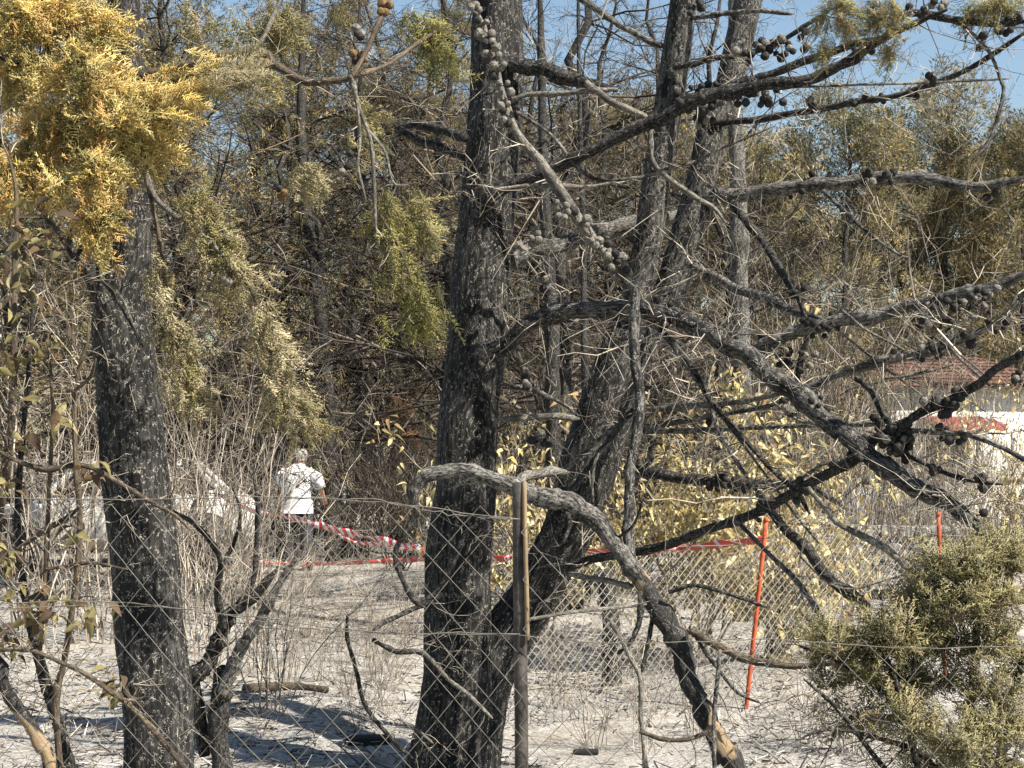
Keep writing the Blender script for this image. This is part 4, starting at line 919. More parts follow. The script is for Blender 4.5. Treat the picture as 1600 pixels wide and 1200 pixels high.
shrubs('pale', [(575, 11.5, .9), (620, 11, .8), (540, 9.4, .55), (600, 9.0, .6), (500, 10.3, .6), (450, 9.8, .7), (640, 12.5, .9), (520, 12, .8), (590, 10.2, .7), (480, 13, .9), (560, 8.6, .5), (410, 11, 1.2)], 'bare_shrub', 'low leafless shrub in front of the barrier tape', 'low shrubs before the tape')
shrubs('pale', [(40, 12, 2.5), (110, 15, 2.8), (150, 13, 2.4)], 'bare_shrub', ['leafless tan shrub behind the leafy shrub, nearest the left edge', 'leafless tan shrub behind the leafy shrub, midway to the left trunk', 'leafless tan shrub showing just left of the left trunk'], 'tan shrubs at the left edge')
shrubs('dark', [(560, 23.5, 3.0), (640, 22.5, 3.2), (400, 24.5, 3.4), (480, 25.5, 3.2), (320, 23, 3.4), (600, 27, 4.0), (700, 25, 3.6), (240, 25, 3.6), (540, 30, 4.5), (420, 29, 4.4), (660, 21.5, 2.4), (570, 21.8, 1.7)], 'bare_shrub', 'leafless grey thicket shrub behind the person in white', 'grey thicket behind the person')
shrubs('dark', [(1400, 24, 2.5), (1455, 23, 2.0), (1515, 23.5, 1.9), (1580, 23, 2.2)], 'bare_shrub', ['leafless dark shrub at the left corner of the white house', 'leafless dark shrub below the left end of the red awning', 'leafless dark shrub below the right end of the red awning', 'leafless dark shrub before the house at the right edge'], 'dark shrubs before the house')
shrubs('dark', [(40, 24, 3.4), (130, 23.5, 3.4), (-20, 24, 3.6), (180, 26, 4)], 'bare_shrub', ['leafless dark shrub behind the bonnet of the burnt white car', 'leafless dark shrub behind the windscreen of the burnt white car', 'leafless dark shrub cut by the left edge behind the car', 'leafless dark shrub seen above the car roof by the left trunk'], 'dark shrubs behind the car')
shrubs('dark', [(820, 16, 2.4), (900, 18, 2.8), (980, 17, 3.0), (1060, 18, 3.2), (860, 22, 3.6), (1150, 19, 3.3), (960, 24, 4), (1060, 25, 4.3), (1180, 24, 4)], 'bare_shrub', 'leafless dark shrub in the thicket behind the yellow bushes', 'dark thicket behind the yellow bushes')
shrubs('reed', [(1285, 15, 3.2), (1335, 17, 3.6), (1220, 16, 3.2), (1370, 39, 5.5), (1440, 27, 3.4), (1530, 28, 3.3), (1400, 24, 3.3), (1490, 30, 3.6), (1420, 20, 2.9), (1500, 21, 2.7), (1560, 22, 2.8)], 'reedy_shrub', 'tall shrub of thin upright bare stems before the right-hand trees', 'thin-stemmed shrubs on the right')
shrubs('pale', [(1340, 14, 1.7), (1290, 13, 1.5), (1560, 16, 1.3), (1430, 18, 1.8), (1510, 20, 1.9), (1390, 21, 2.4), (1470, 22, 2.0), (1550, 21, 1.8), (1440, 16, 1.4), (1500, 15, 1.3)], 'bare_shrub', 'leafless tan shrub below the white house', 'tan shrubs below the house')
shrubs('pale', [(1010, 8.3, .8), (930, 8.4, .7), (1090, 8.6, .7), (870, 9.6, .8), (1260, 8.2, .75), (1330, 8.0, .8)], 'bare_shrub', 'small leafless shrub at the foot of the far fence', 'small shrubs at the far fence')

PAL['cyp'] = np.array([[.31, .25, .12], [.135, .125, .065], [.39, .31, .155], [.065, .072, .045], [.17, .15, .08]])
PAL['scorch'] = np.array([[.29, .23, .105], [.21, .175, .08], [.12, .12, .06], [.15, .125, .085], [.36, .29, .14]])
def tufts(mb, pts, ds, r, n, m=105):
    """Rounded upward tufts of scale foliage, each many small blades around its own twig."""
    c = pts[:, 1]; d = ds[:, 1]; k = r.choice(len(c), min(n, len(c)), replace=False); n = len(k)
    ax = norm(d[k] + np.array([0, 0, .7])); q = norm(np.cross(ax, r.normal(size=(n, 3)))); w_ = np.cross(ax, q)
    L = r.uniform(.4, .85, n); R = L * r.uniform(.32, .48, n)
    u = r.uniform(0, 1, (n, m)); a = r.uniform(0, 6.283, (n, m)); rr = R[:, None] * np.sqrt(np.clip(np.sin(np.pi * (u * .9 + .08)), 0, 1)) * r.uniform(.35, 1, (n, m))
    pr = np.cos(a)[..., None] * q[:, None] + np.sin(a)[..., None] * w_[:, None]
    p0 = c[k][:, None] + ax[:, None] * (u * L[:, None])[..., None] + pr * rr[..., None]
    dr = norm(ax[:, None] * .8 + pr * .75 + r.normal(0, .3, (n, m, 3))); p1 = p0 + dr * r.uniform(.07, .15, (n, m, 1))
    col = PAL['cyp'][r.integers(0, 5, n)][:, None] * r.uniform(.7, 1.3, (n, m, 1))
    blades(mb, p0.reshape(-1, 3), p1.reshape(-1, 3), r.uniform(.010, .017, n * m), col.reshape(-1, 3), r)
def tree_proto(seed, H, rad, kind):
    r = np.random.default_rng(seed)
    n = 22; z = np.linspace(-.1, H, n); jw = .09 if kind in ('bare', 'half') else .035
    pth = np.stack([np.cumsum(r.normal(0, jw, n)), np.cumsum(r.normal(0, jw, n)), z], 1)
    mb = MB(); tube(mb, pth, rad * (.75 if kind in ('bare', 'half') else 1.) * (1 - .85 * np.linspace(0, 1, n) ** 1.1), 10, .05, None, seed); tr = mb.mesh('trunk'); tr.materials.append(MATS['charred_branch'])
    out = [('trunk', tr)]
    nb = {'bare': 75, 'half': 85, 'cyp': 130, 'low': 110}[kind]; lo = {'bare': .22, 'half': .24, 'cyp': .06, 'low': .02}[kind]
    t = r.uniform(lo, .98, nb); i = np.minimum((t * (n - 1)).astype(int), n - 2); st = pth[i]; a = r.uniform(0, 6.3, nb)
    if kind in ('cyp', 'low'):
        L = H * .24 * np.sin(np.pi * np.clip(1.06 - t, .05, .97) ** .75) ** .8 * r.uniform(.55, 1.2, nb); el = r.uniform(.35, 1.1, nb)
        spec = [dict(n=5, wig=.13, k=6, ang=(25, 60), ratio=.30, rrat=.55, rmin=.004, up=.12, lo=.35), dict(n=3, wig=.2, k=3, ang=(25, 60), ratio=.5, rmin=.003, up=.08), dict(n=2, wig=.2)]
    else:
        L = H * .30 * (1.15 - .8 * t) * r.uniform(.5, 1.2, nb); el = r.uniform(-.25, .9, nb)
        spec = [dict(n=6, wig=.17, k=7, ang=(30, 70), ratio=.42, rrat=.5, rmin=.004, up=.02, lo=.2), dict(n=4, wig=.22, k=4, ang=(30, 70), ratio=.5, rrat=.65, rmin=.003), dict(n=3, wig=.28)]
    di = np.stack([np.cos(a), np.sin(a), el], 1)
    segs, pts, ds = grow(st, di, L, .022 * (1.2 - t) + .006, spec, r)
    mb = MB(); pal = np.asarray(TWD if kind == 'bare' else TWD + [(.16, .12, .085)])
    for s_ in segs: prisms(mb, *s_, pal[r.integers(0, len(pal), len(s_[0]))] * r.uniform(.8, 1.25, (len(s_[0]), 1)))
    me = mb.mesh('branches'); me.materials.append(MATS['twig']); out.append(('branches', me))
    fl = pts[:, 1:].reshape(-1, 3); fd = ds[:, 1:].reshape(-1, 3); mb = MB()
    if kind in ('cyp', 'low'):
        tufts(mb, pts, ds, r, 520 if kind == 'cyp' else 380)
    elif kind == 'half':
        # surviving scorched foliage hangs in patches
        ph = np.sin(fl[:, 0] * 2.3 + seed) * np.sin(fl[:, 1] * 2.1) * np.sin(fl[:, 2] * 1.7 + 1) + r.normal(0, .25, len(fl)); k = np.where(ph > .12)[0]
        k = r.choice(k, min(len(k), 1700), replace=False)
        put_sprays(mb, fl[k], fd[k] + np.array([0, 0, -.5]), r.uniform(.16, .32, len(k)), 'scorch', r, 1.7, .4, True)
    else:
        k = r.choice(len(fl), 260, replace=False); put_sprays(mb, fl[k], fd[k], r.uniform(.1, .2, len(k)), 'greybrown', r, 2.2, .25, True)
    me = mb.mesh('crown'); me.materials.append(MATS['foliage']); out.append(('crown', me))
    return out
TP = {'bare': [tree_proto(s_, 8., .13, 'bare') for s_ in (51, 52, 53)], 'half': [tree_proto(s_, 8., .12, 'half') for s_ in (54, 55, 56)],
      'cyp': [tree_proto(s_, 10., .16, 'cyp') for s_ in (57, 58, 59)], 'low': [tree_proto(60, 10., .16, 'low')]}
HT = {'bare': 8., 'half': 8., 'cyp': 10., 'low': 10.}
def trees(kind, spots, name, label, group, cat='tree'):
    for i, (x, Y, H) in enumerate(spots):
        X = (x - 800) / F * Y; s = H / HT[kind]
        plant(name, label if isinstance(label, str) else label[i], cat, TP[kind][i % len(TP[kind])], (X, Y, float(gz(X, Y))), (s * rp.uniform(.95, 1.15), s), rp.uniform(0, 6.3), group)
LT = 'burnt tree with patches of scorched foliage '
trees('half', [(600, 25, 9.2), (350, 24.5, 8.6), (470, 27, 9.4), (670, 23.5, 8.6), (300, 18, 8.0), (545, 31, 10)], 'burnt_tree',
      [LT + q for q in ('just left of the middle trunk, above the tape', 'above the tan shrubs right of the left trunk', 'straight behind the person in white', 'touching the left outline of the middle trunk', 'between the left trunk and the hanging sprays', 'far behind the slim bent black tree')], 'scorched trees left of the middle trunk')
trees('half', [(60, 16, 7), (140, 20, 8), (-20, 21, 8)], 'burnt_tree', [LT + q for q in ('behind the golden foliage at the left edge', 'showing left of the left trunk', 'cut by the left edge of the photo')], 'trees behind the golden foliage')
trees('bare', [(890, 15, 7.5), (955, 28, 10), (830, 27, 9.6), (1010, 25, 9.5)], 'burnt_tree', ['leafless burnt tree ' + q for q in ('nearest in the gap between the middle trunk and the leaning stem', 'far back, left of the forked stems', 'far back, touching the right side of the middle trunk', 'far back, crossed by the forked stem')], 'leafless trees between the stems')
trees('bare', [(420, 22.5, 8), (540, 23, 8.6), (640, 28, 9.6), (250, 17, 7.5), (700, 16, 7.0)], 'burnt_tree', ['leafless grey-twigged burnt tree ' + q for q in ('left of the person in white', 'right of the person in white', 'far behind the hanging green spray', 'right beside the left trunk', 'half hidden by the middle trunk')], 'leafless trees on the left')
trees('bare', [(1120, 17, 7)], 'burnt_tree', 'leafless burnt tree behind the right-hand stem of the forked tree', None)
trees('cyp', [(1315, 32, 8.3), (1225, 34, 7.6), (1480, 45, 11.6), (1595, 44, 10.2), (1400, 46, 9.6), (1545, 50, 10.8), (1160, 37, 8.4), (860, 37, 9.4), (965, 35, 8.8), (1070, 36, 8.6), (740, 38, 10)], 'cypress',
      ['dull green-gold cypress ' + q for q in ('left of the house, broadest of the right-hand row', 'leftmost before the tall thin-stemmed shrubs', 'with the tallest pointed top, behind the house', 'cut by the right edge of the photo', 'in the gap between the broadest and the tallest ones', 'behind the one at the right edge', 'behind the right-hand forked stem', 'just right of the middle trunk', 'left of the leaning stem', 'between the two forked stems', 'hidden by the middle trunk')], 'cypresses on the right')
trees('low', [(-120 + 128 * k, 46 + 7 * (k % 3), 9 + 2.2 * ((k * 7) % 4) / 3) for k in range(16)], 'cypress', 'dark cypress in the distant row closing off the view', 'distant cypress row')

# slim charred trees that can be told apart
def slim(label, kind, pts, Y, tw=6, brs=()):
    t_ = thing('slim_tree', label, 'tree', base_at(pts[0][0], 0, Y)); t_.location.z = 0
    S_ = [limb(t_, kind, pts, Y, Y, 'trunk', 10, .03)] + [limb(t_, kind, b_, Y, Y - .2) for b_ in brs]
    side_twigs(t_, S_, tw, rb, TWD + TWP[:2], .7, .005, 3, .02)
slim('slim bent black tree rising just right of the person in white', 'k', [(520, 892, 24), (518, 760, 22), (515, 680, 22), (508, 570, 22), (498, 470, 21), (491, 420, 19), (484, 370, 16), (472, 230, 14), (470, 130, 12), (474, 30, 8), (478, -80, 5)], 21.8, 3,
     [[(490, 425, 11), (470, 410, 9), (445, 420, 7), (420, 400, 5)], [(497, 430, 9), (503, 405, 10), (497, 350, 8), (470, 330, 6)], [(470, 240, 8), (430, 220, 6), (395, 190, 4)], [(471, 210, 8), (500, 185, 7), (560, 165, 5), (610, 140, 3)]])
slim('straight blue-black trunk showing between the middle trunk and the leaning stem', 'k', [(868, 960, 26), (866, 680, 24), (862, 540, 22), (855, 380, 19), (848, 200, 14), (842, -60, 8)], 13.5, 3)
slim('ridged grey trunk behind the right-hand fork near the pale branch', 'g', [(1162, 980, 34), (1158, 500, 30), (1152, 300, 26), (1147, 150, 20), (1145, -60, 10)], 14, 3)
slim('thin dark stem between the pale limb and the leaning trunk', 'k', [(920, 930, 14), (914, 600, 12), (912, 400, 10), (905, 150, 7), (903, -40, 4)], 12.5, 3)

PAL['rust'] = np.array([[.36, .19, .09], [.30, .15, .07], [.42, .25, .13], [.22, .12, .06], [.34, .22, .13]])
rbx = thing('dead_bush', 'rusty-brown dead bush just left of the middle trunk', 'bush', base_at(622, 0, 19.5)); ro = np.array(rbx.location)
for nm, me in SH['dark'][0]:
    o = bpy.data.objects.new(nm, me); COL.objects.link(o); o.parent = rbx; o.scale = (.62, .62, .66)
    if nm == 'twigs': o['kind'] = 'stuff'
mb = MB()
for c in [(625, 640, 26, 30, 40), (640, 690, 22, 24, 24), (600, 660, 20, 20, 16)]: clump(mb, c[0], c[1], 19.5, c[2], c[3], c[4], .16, 'rust', rb, (0, 0, -.4), thick=2.2, keep=.4)
obj('foliage', mb.mesh('foliage', off=ro), 'foliage', rbx)

# charred stump, log, stones
mb = MB(); b0 = np.array(base_at(955, 0, 10.4)); 
tube(mb, spline(np.array([b0 + [0, 0, -.05], b0 + [0, 0, .3], b0 + [-.02, 0, .6], b0 + [-.06, 0, .78]]), 16), np.linspace(.065, .045, 16), 14, .08, None, 8, True, (.006, 9))
o = obj('stump', mb.mesh('stump', off=b0), 'charred_bark', None, tuple(b0)); tag(o, 'short charred black stump before the far fence', 'stump')
mb = MB(); p0, p1 = P(380, 1100, 9.55), P(512, 1106, 9.5); p0[2] = gz(p0[0], p0[1]) + .02; p1[2] = gz(p1[0], p1[1]) + .02
tube(mb, spline(np.array([p0, (p0 + p1) / 2 + [0, .05, .012], p1]), 20), np.linspace(.035, .022, 20), 9, .08, None, 2)
o = obj('fallen_log', mb.mesh('fallen_log', off=p0), 'brown_stem', None, tuple(p0)); tag(o, 'thin fallen log lying on the ash left of the middle trunk', 'log')
def rock(seed, s):
    import bmesh
    bm = bmesh.new(); bmesh.ops.create_icosphere(bm, subdivisions=2, radius=1); r = random.Random(seed); a = [r.uniform(0, 6) for _ in range(6)]
    for v in bm.verts:
        f = 1 + .18 * math.sin(3 * v.co.x + a[0]) + .16 * math.sin(4 * v.co.y + a[1]) + .1 * math.sin(5 * v.co.z + a[2]) + r.uniform(-.06, .06)
        v.co = Vector((max(-.8, min(.8, v.co.x * f)) * s[0], max(-.8, min(.8, v.co.y * f)) * s[1], max(-.7, min(.7, v.co.z * f)) * s[2]))
    me = bpy.data.meshes.new('stone'); bm.to_mesh(me); bm.free(); return me
STN = [rock(i, (1, .8, .7)) for i in range(5)]
for me in STN: me.materials.append(MATS['stone'])
for x, y, s, lab in [(915, 1165, .05, 'dark lump of burnt wood on the ash right of the post'), (1045, 1125, .09, 'pale flat stone at the foot of the far fence'), (575, 1160, .09, 'dark burnt clod on the ash left of the middle trunk'), (835, 975, .12, 'pale stone beside the leaning trunk')]:
    Y = ground_Y(y); X = (x - 800) / F * Y; o = obj('stone', STN[int(x) % 5].copy(), None, None, (X, Y, float(gz(X, Y)) + s * .2)); o.scale = (s * 1.7, s, s * .55)
    if 'burnt' in lab: o.data.materials[0] = MATS['charcoal']; o.name = 'burnt_lump'
    tag(o, lab, 'stone' if 'stone' in lab else 'lump')
rw = thing('rubble_wall', 'low pale rubble wall of rough stones behind the far fence', 'wall', (*P(1390, 0, 17)[:2], 0))
for row in range(4):
    for k in range(9):
        o = bpy.data.objects.new('stone', rp.choice(STN)); COL.objects.link(o); o.parent = rw
        o.location = (-.75 + k * .2 + (row % 2) * .1 + rp.uniform(-.02, .02), rp.uniform(-.04, .04), .1 + row * .19 + rp.uniform(-.015, .015)); o.scale = (rp.uniform(.12, .15), .16, rp.uniform(.125, .15)); o.rotation_euler = (0, 0, rp.choice([0, 3.14]) + rp.uniform(-.2, .2))

# ------------------------------------------------------------------ house on the right
hx0, hx1, hY = 8.75, 14.5, 36.
hs = thing('house', 'white house with red tiled roof half hidden on the right', 'house', (hx0, hY, 0)); ho = np.array(hs.location); hs.rotation_euler = (0, 0, math.radians(27))
mb = MB(); box(mb, ((hx0 + hx1) / 2, hY + 3, 1.5), (hx1 - hx0, 6, 3.1)); obj('wall', mb.mesh('wall', False, ho), 'white_wall', hs)
mb = MB(); e0, e1 = hx0 - .1, hx1 + .1; ez, rz_ = 3.06, 3.95
mb.add(np.array([[e0, hY - .45, ez], [e1, hY - .45, ez], [e1, hY + 3, rz_], [e0 + 1, hY + 3, rz_], [e0, hY + 6.45, ez], [e1, hY + 6.45, ez]]), [[0, 1, 2, 3], [3, 2, 5, 4]]); mb.more(np.array([[0, 3, 4]]))
rf_ = obj('roof', mb.mesh('roof', False, ho), 'roof_tile', hs)
n = int((e1 - e0) / .17); tm = MB(); q = np.linspace(0, 1, 9)
th = np.linspace(0, math.pi, 7); prof = np.stack([np.cos(th) * .075, np.sin(th) * .06], 1)
for row in range(8):
    y0, y1 = row / 8, (row + 1.15) / 8; z0 = .02 + .035
    V = []
    for u, lift in ((y0, .05), (y1, .015)):
        V += [[p_[0], -.5 + u * 3.4, (u * (rz_ - ez)) + p_[1] + lift] for p_ in prof]
    V = np.array(V); i = np.arange(6); tm.add(V, np.stack([i, i + 1, i + 8, i + 7], 1))
col_me = tm.mesh('roof_tile', False); col_me.materials.append(MATS['roof_tile'])
for k in range(n):
    x = e0 + .1 + k * .17
    if x < e0 + .95: continue
    o = bpy.data.objects.new('roof_tile', col_me); COL.objects.link(o); o.parent = rf_; o.location = Vector((x, hY, ez)) - Vector(ho)
mb = MB(); box(mb, (hx0 + 1.75, hY - .03, 1.15), (1.3, .05, 1.6)); wn = obj('window', mb.mesh('window', False, ho), 'dark_void', hs)
mb = MB()
for dx in (-.65, 0, .65): box(mb, (hx0 + 1.75 + dx, hY - .07, 1.15), (.06, .05, 1.62))
for dz in (-.8, .1, .8): box(mb, (hx0 + 1.75, hY - .075, 1.15 + dz), (1.36, .05, .06))
obj('frame', mb.mesh('frame', False, ho), 'grey_frame', wn)
mb = MB(); ax_ = np.linspace(hx0 + 1.0, hx0 + 3.0, 15); V = []
for k, x in enumerate(ax_):          # sagging cloth with folds
    sg = .05 * math.sin(k * 1.9) + .03 * math.sin(k * .7)
    V += [[x, hY - .01, 2.36], [x, hY - .45, 2.24 + sg], [x, hY - .85, 2.14 + sg * .6], [x, hY - .86, 2.02 + sg]]
i_, j_ = np.meshgrid(range(14), range(3), indexing='ij'); a = (i_ * 4 + j_).ravel(); fq = np.stack([a, a + 1, a + 5, a + 4], 1)
mb.add(np.array(V), fq); mb.add(np.array(V) - [0, 0, .012], fq[:, ::-1])
obj('awning', mb.mesh('awning', False, ho), 'red_cloth', hs)
mb = MB()
for xx in (hx0 + .95, hx0 + 2.05, hx0 + 3.15):
    mb = MB(); box(mb, (xx, hY - .86, 1.0), (.06, .06, 2.0)); obj('awning_post', mb.mesh('awning_post', False, ho), 'grey_frame', hs)
gw = thing('garden_wall', 'low white garden wall in front of the house', 'wall', (*P(1480, 0, 25)[:2], 0)); go = np.array(gw.location); gw.rotation_euler = (0, 0, math.radians(25))
mb = MB(); box(mb, go + [1.6, 0, .52], (7.2, .22, 1.05)); obj('wall', mb.mesh('wall', False, go), 'white_wall', gw)
mb = MB(); box(mb, go + [1.6, 0, 1.085], (7.26, .3, .08)); obj('coping', mb.mesh('coping', False, go), 'stone', gw)

# ------------------------------------------------------------------ burnt white car on the left
cx, cY = (170 - 800) / F * 20.5, 20.5
car = thing('burnt_car', 'burnt-out white car behind the left trunk with an open dark front', 'car', (cx, cY, float(gz(cx, cY)))); car.rotation_euler = (0, 0, math.radians(16))
def loft(mb, rings):
    n = len(rings[0]); V = np.concatenate(rings); f = []
    for i in range(len(rings) - 1):
        for j in range(n): f.append([i * n + j, i * n + (j + 1) % n, (i + 1) * n + (j + 1) % n, (i + 1) * n + j])
    mb.add(V, f); k = mb.n - len(V)
    for e in (0, len(rings) - 1):
        c = mb.n; mb.v.append(np.array(rings[e]).mean(0)[None]); mb.uv.append(np.zeros((1, 2))); mb.c.append(np.ones((1, 3))); mb.n += 1
        ii = k + e * n + np.arange(n); jj = k + e * n + (np.arange(n) + 1) % n
        mb.more(np.stack([np.full(n, c), ii, jj], 1))
def car_ring(x, hw, zb, zt):
    a = np.linspace(0, 2 * np.pi, 20, endpoint=False); ca, sa = np.cos(a), np.sin(a)
    return np.stack([np.full(20, x), np.sign(ca) * np.abs(ca) ** .45 * hw, (zb + zt) / 2 + np.sign(sa) * np.abs(sa) ** .5 * (zt - zb) / 2], 1)
mb = MB(); loft(mb, [car_ring(x, hw, zb, zt) for x, hw, zb, zt in [(-1.95, .55, .32, .66), (-1.9, .72, .25, .74), (-1.6, .80, .22, .82), (-.9, .83, .2, .90), (-.5, .83, .2, .93), (.6, .83, .2, .95), (1.4, .82, .22, .96), (1.8, .76, .28, .92), (1.92, .6, .36, .8)]])
body = obj('body', mb.mesh('body'), 'car_paint', car)
mb = MB(); V = []
for x in np.linspace(-.35, 1.15, 7):
    for y in np.linspace(-.58, .58, 5): V.append([x, y, 1.36 + .05 * math.cos((x - .4) * 1.4) - .08 * (y / .58) ** 2])
V = np.array(V); i, j = np.meshgrid(range(6), range(4), indexing='ij'); a = (i * 5 + j).ravel(); fq = np.stack([a, a + 5, a + 6, a + 1], 1)
mb.add(V, fq); mb.add(V - [0, 0, .04], fq[:, ::-1]); obj('roof', mb.mesh('roof'), 'car_paint', car)
for sy in (-1, 1):
    for a_, b_ in [((-.85, .74), (-.33, .57)), ((.35, .76), (.38, .58)), ((1.6, .72), (1.13, .56))]:
        mb = MB(); tube(mb, [[a_[0], sy * a_[1], .88], [b_[0], sy * b_[1], 1.35]], np.array([.045, .035]), 6); obj('pillar', mb.mesh('pillar'), 'car_paint', car)
    for wx in (-1.22, 1.2):
        mb = MB(); 
        tube(mb, [[wx, sy * .70, .33], [wx, sy * .855, .33]], np.array([.37, .37]), 24); obj('wheel_arch', mb.mesh('wheel_arch'), 'dark_void', car)
        mb = MB(); tube(mb, [[wx, sy * .72, .28], [wx, sy * .845, .28], [wx, sy * .88, .28]], np.array([.27, .28, .2]), 20); wl = obj('wheel', mb.mesh('wheel'), 'burnt_metal', car)
        mb = MB(); tube(mb, [[wx, sy * .86, .28], [wx, sy * .91, .28]], np.array([.16, .12]), 12); obj('rim', mb.mesh('rim'), 'grey_frame', wl)
    mb = MB(); tube(mb, [[-1.96, sy * .5, .6], [-1.9, sy * .5, .6]], np.array([.1, .1]), 12); obj('headlight', mb.mesh('headlight'), 'dark_void', car)
mb = MB(); V = []
for x, z in ((-1.85, 1.02), (-1.5, 1.12), (-1.0, 1.0), (-.8, .94)):
    for y in (-.66, -.3, .3, .66): V.append([x, y, z - .07 * (y / .66) ** 2])
V = np.array(V); i, j = np.meshgrid(range(3), range(3), indexing='ij'); a = (i * 4 + j).ravel(); fq = np.stack([a, a + 4, a + 5, a + 1], 1)
mb.add(V, fq); mb.add(V - [0, 0, .03], fq[:, ::-1]); obj('bonnet', mb.mesh('bonnet'), 'car_paint', car)
mb = MB(); box(mb, (-1.35, 0, .9), (.9, 1.2, .12)); box(mb, (-1.3, .1, .98), (.4, .5, .1)); obj('engine', mb.mesh('engine', False), 'dark_void', car)
mb = MB(); box(mb, (.3, 0, .97), (1.9, 1.2, .05)); box(mb, (.1, .3, 1.1), (.12, .4, .35)); box(mb, (.1, -.3, 1.1), (.12, .4, .35)); obj('seats', mb.mesh('seats', False), 'burnt_metal', car)

# ------------------------------------------------------------------ person seen from behind
pX, pY = (464 - 800) / F * 20.8, 20.8
pe = thing('person', 'person in a white short-sleeved shirt seen from behind, head bowed', 'person', (pX, pY, float(gz(pX, pY)))); pe.rotation_euler = (0, 0, math.radians(-14)); pe.scale = (1.1, 1.04, .97)
def skinned():
    J = {'pel': (0, 0, .93, .13), 'sp': (0, .0, 1.1, .125), 'ch': (0, .02, 1.3, .14), 'nk': (0, .055, 1.455, .055), 'hb': (0, .09, 1.53, .075), 'hm': (0, .11, 1.595, .088), 'ht': (0, .105, 1.66, .07), 'ns': (0, .205, 1.57, .016),
         'er': (.085, .10, 1.58, .02), 'el': (-.085, .10, 1.58, .02)}
    E = [('pel', 'sp'), ('sp', 'ch'), ('ch', 'nk'), ('nk', 'hb'), ('hb', 'hm'), ('hm', 'ht'), ('hm', 'ns'), ('hm', 'er'), ('hm', 'el')]
    for s, n in ((1, 'r'), (-1, 'l')):
        el = (.30, .02, 1.14) if s > 0 else (-.27, .05, 1.12); wr = (.26, .22, 1.02) if s > 0 else (-.25, .14, .90)
        J.update({n + 'sh': (s * .185, .01, 1.385, .062), n + 'eb': (*el, .043), n + 'wr': (*wr, .028), n + 'hp': (s * .095, 0, .88, .095), n + 'kn': (s * .11, .03, .49, .06), n + 'an': (s * .115, -.01, .09, .042), n + 'to': (s * .125, .16, .04, .036)})
        E += [('ch', n + 'sh'), (n + 'sh', n + 'eb'), (n + 'eb', n + 'wr'), ('pel', n + 'hp'), (n + 'hp', n + 'kn'), (n + 'kn', n + 'an'), (n + 'an', n + 'to')]
        w_ = np.array(wr); d = norm(w_ - np.array(el)); pm = w_ + d * .075; J[n + 'pm'] = (*pm, .032); E.append((n + 'wr', n + 'pm'))
        for k in range(4):
            b_ = pm + np.array([(k - 1.5) * .02, 0, -.01]); L = (.07, .08, .075, .06)[k]; m_ = b_ + d * L * .5 + np.array([0, .004, -.008]); e = m_ + d * L * .5 + np.array([0, .0, -.022])
            J[f'{n}f{k}a'] = (*b_, .010); J[f'{n}f{k}b'] = (*m_, .009); J[f'{n}f{k}c'] = (*e, .008); E += [(n + 'pm', f'{n}f{k}a'), (f'{n}f{k}a', f'{n}f{k}b'), (f'{n}f{k}b', f'{n}f{k}c')]
        tb = w_ + d * .03 + np.array([-s * .035, .0, 0]); J[n + 'ta'] = (*tb, .012); J[n + 'tb'] = (*(tb + d * .05 + np.array([-s * .015, 0, 0])), .009); E += [(n + 'wr', n + 'ta'), (n + 'ta', n + 'tb')]
    k = list(J); me = bpy.data.meshes.new('body'); me.from_pydata([J[q][:3] for q in k], [(k.index(a), k.index(b_)) for a, b_ in E], [])
    o = obj('body', me, 'skin', pe); md = o.modifiers.new('skin', 'SKIN'); md.use_smooth_shade = True
    for i, q in enumerate(k): me.skin_vertices[0].data[i].radius = (J[q][3],) * 2
    me.skin_vertices[0].data[0].use_root = True
    sb = o.modifiers.new('sub', 'SUBSURF'); sb.levels = 1; sb.render_levels = 1
skinned()
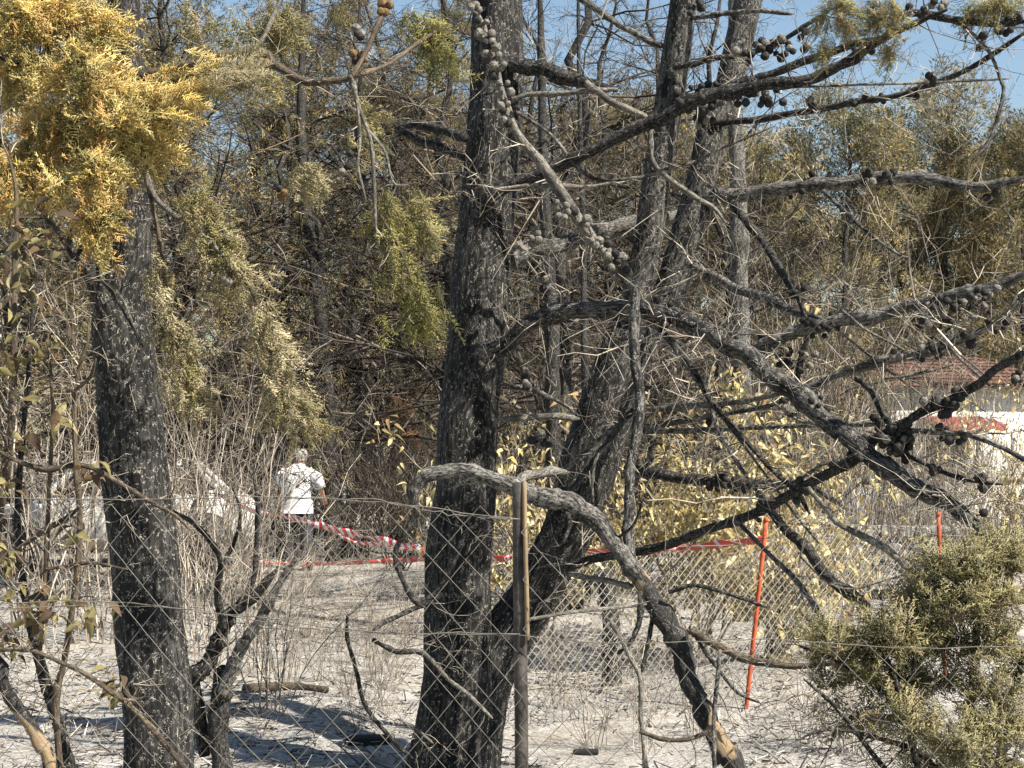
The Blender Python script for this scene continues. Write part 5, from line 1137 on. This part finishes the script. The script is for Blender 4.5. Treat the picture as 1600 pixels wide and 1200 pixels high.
def ering(cx_, cy_, z, rx, ry, n=24, wv=0., ph=0.):
    a = np.linspace(0, 2 * np.pi, n, endpoint=False); k = 1 + wv * np.sin(5 * a + ph)
    return np.stack([cx_ + np.cos(a) * rx * k, cy_ + np.sin(a) * ry * k, np.full(n, z)], 1)
mb = MB(); loft(mb, [ering(0, cy_, z, rx, ry, 28, wv, z * 30) for z, cy_, rx, ry, wv in [(.80, .0, .205, .155, .03), (.88, .0, .20, .155, .035), (1.0, .0, .195, .15, .035), (1.12, .01, .20, .15, .03), (1.25, .015, .215, .15, .02), (1.36, .02, .215, .14, .01), (1.42, .035, .165, .115, 0), (1.455, .045, .095, .085, 0), (1.485, .06, .075, .075, 0)]])
sh = obj('shirt', mb.mesh('shirt'), 'white_cloth', pe)
for s, el in ((1, (.30, .02, 1.14)), (-1, (-.27, .05, 1.12))):
    mb = MB(); a_ = np.array([s * .135, .015, 1.375]); e = np.array(el); tube(mb, [a_, a_ * .5 + e * .5 + [s * .035, 0, .035], a_ * .05 + e * .95], np.array([.078, .082, .076]), 14, .03, None, 4); obj('sleeve', mb.mesh('sleeve'), 'white_cloth', sh)
mb = MB(); loft(mb, [ering(0, 0, z, rx, ry, 24) for z, rx, ry in [(.74, .17, .13), (.85, .185, .14), (.98, .175, .13)]])
tr = obj('trousers', mb.mesh('trousers'), 'trousers', pe)
for s in (-1, 1):
    mb = MB(); tube(mb, spline(np.array([[s * .09, 0, .9], [s * .105, .03, .5], [s * .115, -.005, .06]]), 12), np.linspace(.105, .075, 12), 14, .04, None, 6); obj('trouser_leg', mb.mesh('trouser_leg'), 'trousers', tr)
    mb = MB(); loft(mb, [ering(s * .12, .03 + dy, z, .05 * k, .14 * k, 16) for z, k, dy in [(.0, 1, .03), (.04, 1.02, .03), (.07, .85, .01), (.1, .6, -.03)]]); obj('shoe', mb.mesh('shoe'), 'shoe', pe)
mb = MB(); loft(mb, [ering(0, .09 + dy, z, rx, ry, 20) for z, rx, ry, dy in [(1.53, .082, .075, -.02), (1.57, .098, .09, -.015), (1.62, .10, .105, 0), (1.665, .09, .10, .01), (1.70, .055, .065, .01)]]); obj('hair', mb.mesh('hair'), 'hair', pe)
